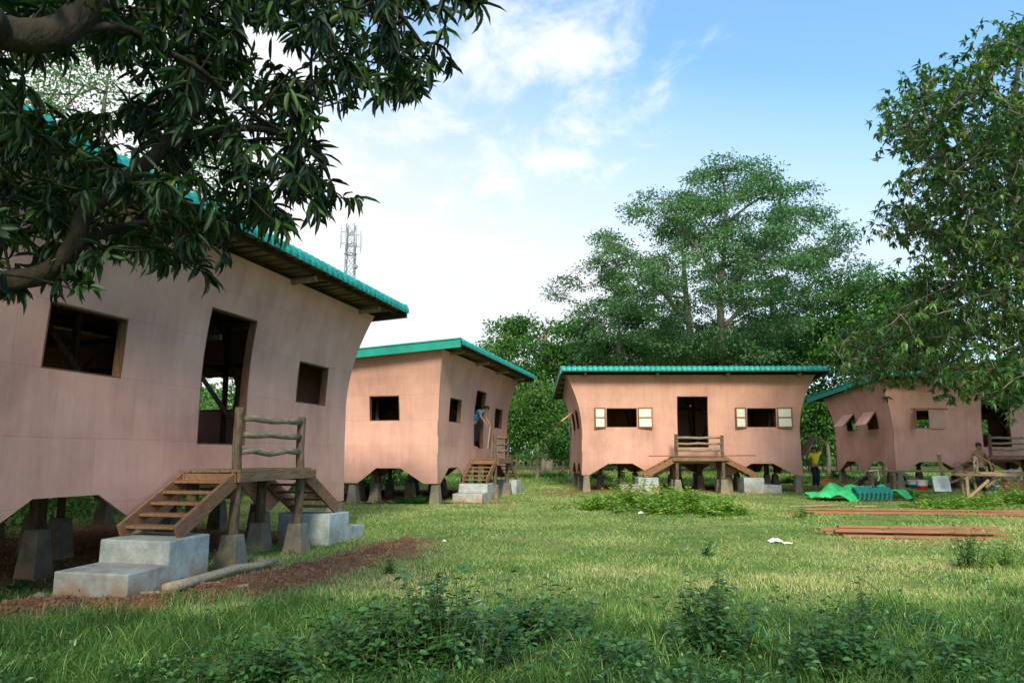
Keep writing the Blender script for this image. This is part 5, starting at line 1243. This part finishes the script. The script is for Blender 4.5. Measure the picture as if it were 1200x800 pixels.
# near blades
x, y = scatter(170000, 3.6, 11.5, 1.0, 1.25); k = mask(x, y, .92); x, y = x[k], y[k]; S_ = shaggy(x, y)
tall = vnoise(x, y, .5, 23)
h = (.022 + .045 * RNG.random(len(x)) ** 1.5) * (.6 + tall) * (1 - S_) + S_ * (.07 + .20 * RNG.random(len(x)) * (.25 + tall))
dry = vnoise(x, y, 1.3, 24); var = np.clip(.42 * RNG.random(len(x)) + .30 * (vnoise(x, y, .35, 25)) + .10 + (1 - S_) * (.13 + (dry - .38) * .75) - .24 * S_ + np.where(RNG.random(len(x)) < .05 + .16 * (1 - S_), .5, 0), 0, 1)  # rank foreground growth also toned darker, painting in the shade there
g1_ = blades('grass', x, y, h, .0045 + .005 * RNG.random(len(x)), .2 + .8 * RNG.random(len(x)), 2, var=var); tag(g1_, kind='stuff')
# middle and far blades
x, y = scatter(350000, 10.5, 40, 2, 1.15); k = mask(x, y); x, y = x[k], y[k]; S_ = shaggy(x, y)
h = (.022 + .045 * RNG.random(len(x)) ** 1.6) * (.5 + 1.3 * vnoise(x, y, .7, 26)) + .10 * S_ * RNG.random(len(x))
dry = vnoise(x, y, 1.7, 24); var = np.clip(.45 * RNG.random(len(x)) + .25 + .22 * vnoise(x, y, .5, 27) + (dry - .42) * .5 + np.where(RNG.random(len(x)) < .11, .5, 0), 0, 1)
g2_ = blades('grass', x, y, h, .005 + .00055 * y + .005 * RNG.random(len(x)), .3 + 1.6 * RNG.random(len(x)), 1, var=var); tag(g2_, kind='stuff')
x, y = scatter(60000, 38, 62, 4, 1.0); k = mask(x, y); x, y = x[k], y[k]
g3_ = blades('grass', x, y, .10 + .16 * RNG.random(len(x)), .03 + .03 * RNG.random(len(x)), .5 + 0 * x, 1, var=.25 + .5 * RNG.random(len(x))); tag(g3_, kind='stuff')
# low broad leaves all over the turf
x, y = scatter(120000, 4.3, 30, 1.5, 1.6); S_ = shaggy(x, y); k = mask(x, y, .9) & (RNG.random(len(x)) < .08 + .9 * S_ * (vnoise(x, y, .6, 28) > .45)); x, y, S_ = x[k], y[k], S_[k]
pos = np.stack([x, y, zg(x, y) + .02 + S_ * .30 * RNG.random(len(x)) * vnoise(x, y, .4, 29) + .03 * RNG.random(len(x))], -1); ax = rand_dir(len(x), .1); ax[:, 2] *= .35
o = leaves('ground_cover', pos, ax, norm(np.array([0, 0, 1.]) + RNG.normal(size=(len(x), 3)) * .3), .026 + .045 * RNG.random(len(x)) ** 1.5, .016 + .022 * RNG.random(len(x)), 'oval', 'weed_dark', None); tag(o, kind='stuff')
# clods in the dirt strip
n = 7500; t = RNG.random(n) * (len(DIRT1) - 1); i = t.astype(int); f = (t - i)[:, None]; D_ = np.array(DIRT1); c = D_[i] * (1 - f) + D_[np.minimum(i + 1, len(D_) - 1)] * f
x = c[:, 0] + RNG.normal(size=n) * .36; y = c[:, 1] + RNG.normal(size=n) * .36; s = .006 + .034 * RNG.random(n) ** 4
oc = np.array([(1, 0, 0), (-1, 0, 0), (0, 1, 0), (0, -1, 0), (0, 0, .8), (0, 0, -.8)], float); of = np.array([(0, 2, 4), (2, 1, 4), (1, 3, 4), (3, 0, 4), (2, 0, 5), (1, 2, 5), (3, 1, 5), (0, 3, 5)])
V = np.stack([x, y, zg(x, y) + .005], -1)[:, None] + oc[None] * s[:, None, None] * RNG.uniform(.6, 1.3, (n, 6, 1)); noisy('clod', (.17, .07, .038), (.42, .20, .115), 3, .95, .3)
o = np_mesh('dirt_clods', V.reshape(-1, 3), [(np.arange(n)[:, None, None] * 6 + of[None]).reshape(-1, 3)], 'clod'); tag(o, kind='stuff')

def weed(name, cx_, cy, rx, ry, hgt, nst, lpn, ls, mat, lb, cat='weed', group=None, kind='oval', wr=.55, erect=1.0, top=None):
    z0 = float(zg(cx_, cy)); root = empty(name, (cx_, cy, z0)); tag(root, lb, cat, group)
    mb = MB(); LP = []; LA = []; LV = []
    for i in range(nst):
        a = RNG.uniform(0, 2 * math.pi); r = RNG.random() ** .8 * (.8 + .5 * math.sin(3 * a + cx_ * 5)); bx, by = rx * r * math.cos(a), ry * r * math.sin(a); hh = hgt * max(.25, 1 - .6 * r * r) * (.35 + .8 * RNG.random() ** 1.3) * (.35 + 1.25 * float(vnoise(cx_ + bx, cy + by, .35, 51)))
        lean = np.array([bx * .35 + RNG.normal() * .12 * hgt, by * .35 + RNG.normal() * .12 * hgt]); b = np.array([bx, by, float(zg(cx_ + bx, cy + by)) - z0 - .02]); tip = b + np.array([lean[0], lean[1], hh])
        mid = (b + tip) / 2 + np.array([*(-lean * .25), .0]); mb.tube([tuple(b), tuple(mid), tuple(tip)], [.005, .004, .002], 4, cap=False); v0 = RNG.random()
        for j in range(lpn):
            t = .2 + .8 * (j + RNG.random()) / lpn; p = b * (1 - t) ** 2 + 2 * mid * t * (1 - t) + tip * t * t; an = j * 2.4 + a
            LP.append(p); LA.append((math.cos(an), math.sin(an), RNG.uniform(-.25, .5) * erect)); LV.append(.55 * v0 + .45 * RNG.random())
    mb.build('stem', 'weed_stem', root)
    LP = np.array(LP); LA = np.array(LA); n = len(LP)
    leaves('foliage', LP, LA, norm(np.array([0, 0, 1.]) + RNG.normal(size=(n, 3)) * .35), ls * RNG.uniform(.55, 1.2, n), ls * wr * RNG.uniform(.8, 1.2, n), kind, mat, root, np.array(LV))
    return root
noisy('weed_stem', (.05, .07, .02), (.10, .12, .04), 8, .8, .1)
def wp(px, py): p = on_ground(px, py); return float(p[0]), float(p[1])
g_ = 'dark leafy weed clumps at the front of the lawn'
for px, py, rx, ry, hg, ns, lb in ((520, 792, .75, .55, .62, 150, 'largest dark leafy weed clump, at the bottom centre of the picture'), (605, 765, .5, .4, .52, 90, 'dark weed clump with arching sprigs on the right flank of the largest clump'), (435, 798, .5, .4, .50, 70, 'dark weed clump on the left flank of the largest clump'),
        (838, 775, .38, .3, .42, 60, 'dark round weed clump right of the bottom centre'), (990, 798, .62, .5, .46, 90, 'dark weed clump among grass blades at the lower right'), (720, 800, .4, .3, .26, 40, 'low weed clump between the two dark clumps'), (1130, 800, .5, .4, .32, 50, 'low weed clump at the bottom right corner'),
        (300, 812, .5, .3, .30, 50, 'low weed clump at the bottom left of the picture')):
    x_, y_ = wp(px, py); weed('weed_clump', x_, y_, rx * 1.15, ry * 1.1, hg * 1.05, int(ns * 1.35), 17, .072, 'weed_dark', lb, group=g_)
g_ = 'single weeds standing in the lawn'
for px, py, rx, hg, ns, lb, mat in ((1135, 668, .16, .62, 26, 'tall pointed weed in front of the right end of the lumber', 'weed_dark'), (828, 652, .09, .30, 9, 'small dark upright weed left of the white plastic bag', 'weed_dark'), (1175, 668, .30, .30, 34, 'leafy weed at the right edge near the lumber', 'weed_bright'), (455, 672, .05, .24, 5, 'thin weed at the edge of the dirt strip', 'weed_dark'), (1010, 742, .14, .40, 12, 'reddish-tipped weed above the lower right clump', 'weed_dark'),
        (940, 606, .25, .30, 30, 'bright weed at the left end of the farther lumber', 'weed_bright'), (1045, 628, .2, .16, 20, 'low weed against the nearer lumber', 'weed_dark'), (115, 700, .14, .12, 12, 'small sprout in the dirt before the near concrete step', 'weed_bright'), (215, 688, .10, .10, 9, 'small sprout at the near corner of the concrete step', 'weed_dark')):
    x_, y_ = wp(px, py); weed('weed', x_, y_, rx, rx, hg, ns, 18, .05 if mat == 'weed_bright' else .055, mat, lb, group=g_, wr=.45)
g_ = 'bright bushes along the middle of the lawn'
for i, (px, py, rx, hg, lb) in enumerate(((700, 597, .9, .42, 'bright green weed bush at the left of the row before the squarely facing house'), (738, 594, 1.0, .62, 'highest bright weed bush before the left concrete step of the squarely facing house'), (775, 600, .9, .45, 'bright weed bush below the deck of the squarely facing house'), (815, 600, .9, .42, 'bright weed bush before the right stair of the squarely facing house'), (850, 602, .7, .34, 'bright weed bush at the right end of the row before the squarely facing house'),
        (800, 585, 1.0, .38, 'bright weed bush close to the deck piers of the squarely facing house'), (1100, 596, 1.0, .26, 'bright bush below the white board'), (1062, 583, .7, .24, 'bright bush between tarp and pole workbench'), (1150, 594, 1.0, .28, 'bright bush under the plank workbench'), (1192, 592, .9, .42, 'bright bush at the right edge under the plank workbench'), (1125, 600, .8, .20, 'bright bush at the foot of the slanting brace'))):
    x_, y_ = wp(px, py); weed('bush', x_, y_, rx * 1.05, rx * .8, hg * 1.25, 95, 12, .11, 'weed_bright', lb, 'bush', g_, wr=.6)
g_ = 'plants in the shade of the stilt houses'
for i, (px, py, rx, hg, lb) in enumerate(((480, 590, .9, .25, 'leafy growth in front of the end piers of the second house'), (430, 580, .8, .40, 'leafy growth beside the hidden pier of the second house'), (650, 560, 1.6, .5, 'dark hedge-like growth left of the squarely facing house'), (700, 562, 1.2, .45, 'dark growth by the left corner pier of the squarely facing house'), (925, 566, .9, .45, 'leafy growth under the right end of the squarely facing house'), (980, 562, 1.4, .5, 'dark growth beyond the person in yellow'), (25, 690, .3, .12, 'fine shaded growth left of the near concrete step'))):
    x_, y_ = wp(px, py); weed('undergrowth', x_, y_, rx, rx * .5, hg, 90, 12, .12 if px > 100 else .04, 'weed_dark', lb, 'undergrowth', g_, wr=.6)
# tufts of long blades at the front
for i, (px, py, nn, hg, lb) in enumerate(((760, 790, 130, .30, 'tuft of long grass blades right of the largest weed clump'), (900, 770, 150, .30, 'tuft of long grass blades between the two dark clumps at the lower right'), (1090, 768, 150, .30, 'tuft of long blades by the lower right clump'), (360, 795, 110, .26, 'tuft of grass blades left of the largest weed clump'), (1030, 720, 140, .30, 'tuft of long grass behind the lower right clump'), (660, 800, 120, .26, 'tuft of grass blades against the right side of the largest clump'), (150, 790, 120, .22, 'tuft of grass blades at the bottom left'), (1170, 760, 140, .34, 'tuft of tall grass at the right picture edge'))):
    x_, y_ = wp(px, py); X0 = x_ + RNG.normal(size=nn) * .22; Y0_ = y_ + RNG.normal(size=nn) * .16
    o = blades('long_grass', X0, Y0_, hg * RNG.uniform(.5, 1.15, nn), np.full(nn, .009), RNG.uniform(.15, .8, nn), 2, var=.15 + .5 * RNG.random(nn)); tag(o, kind='stuff')
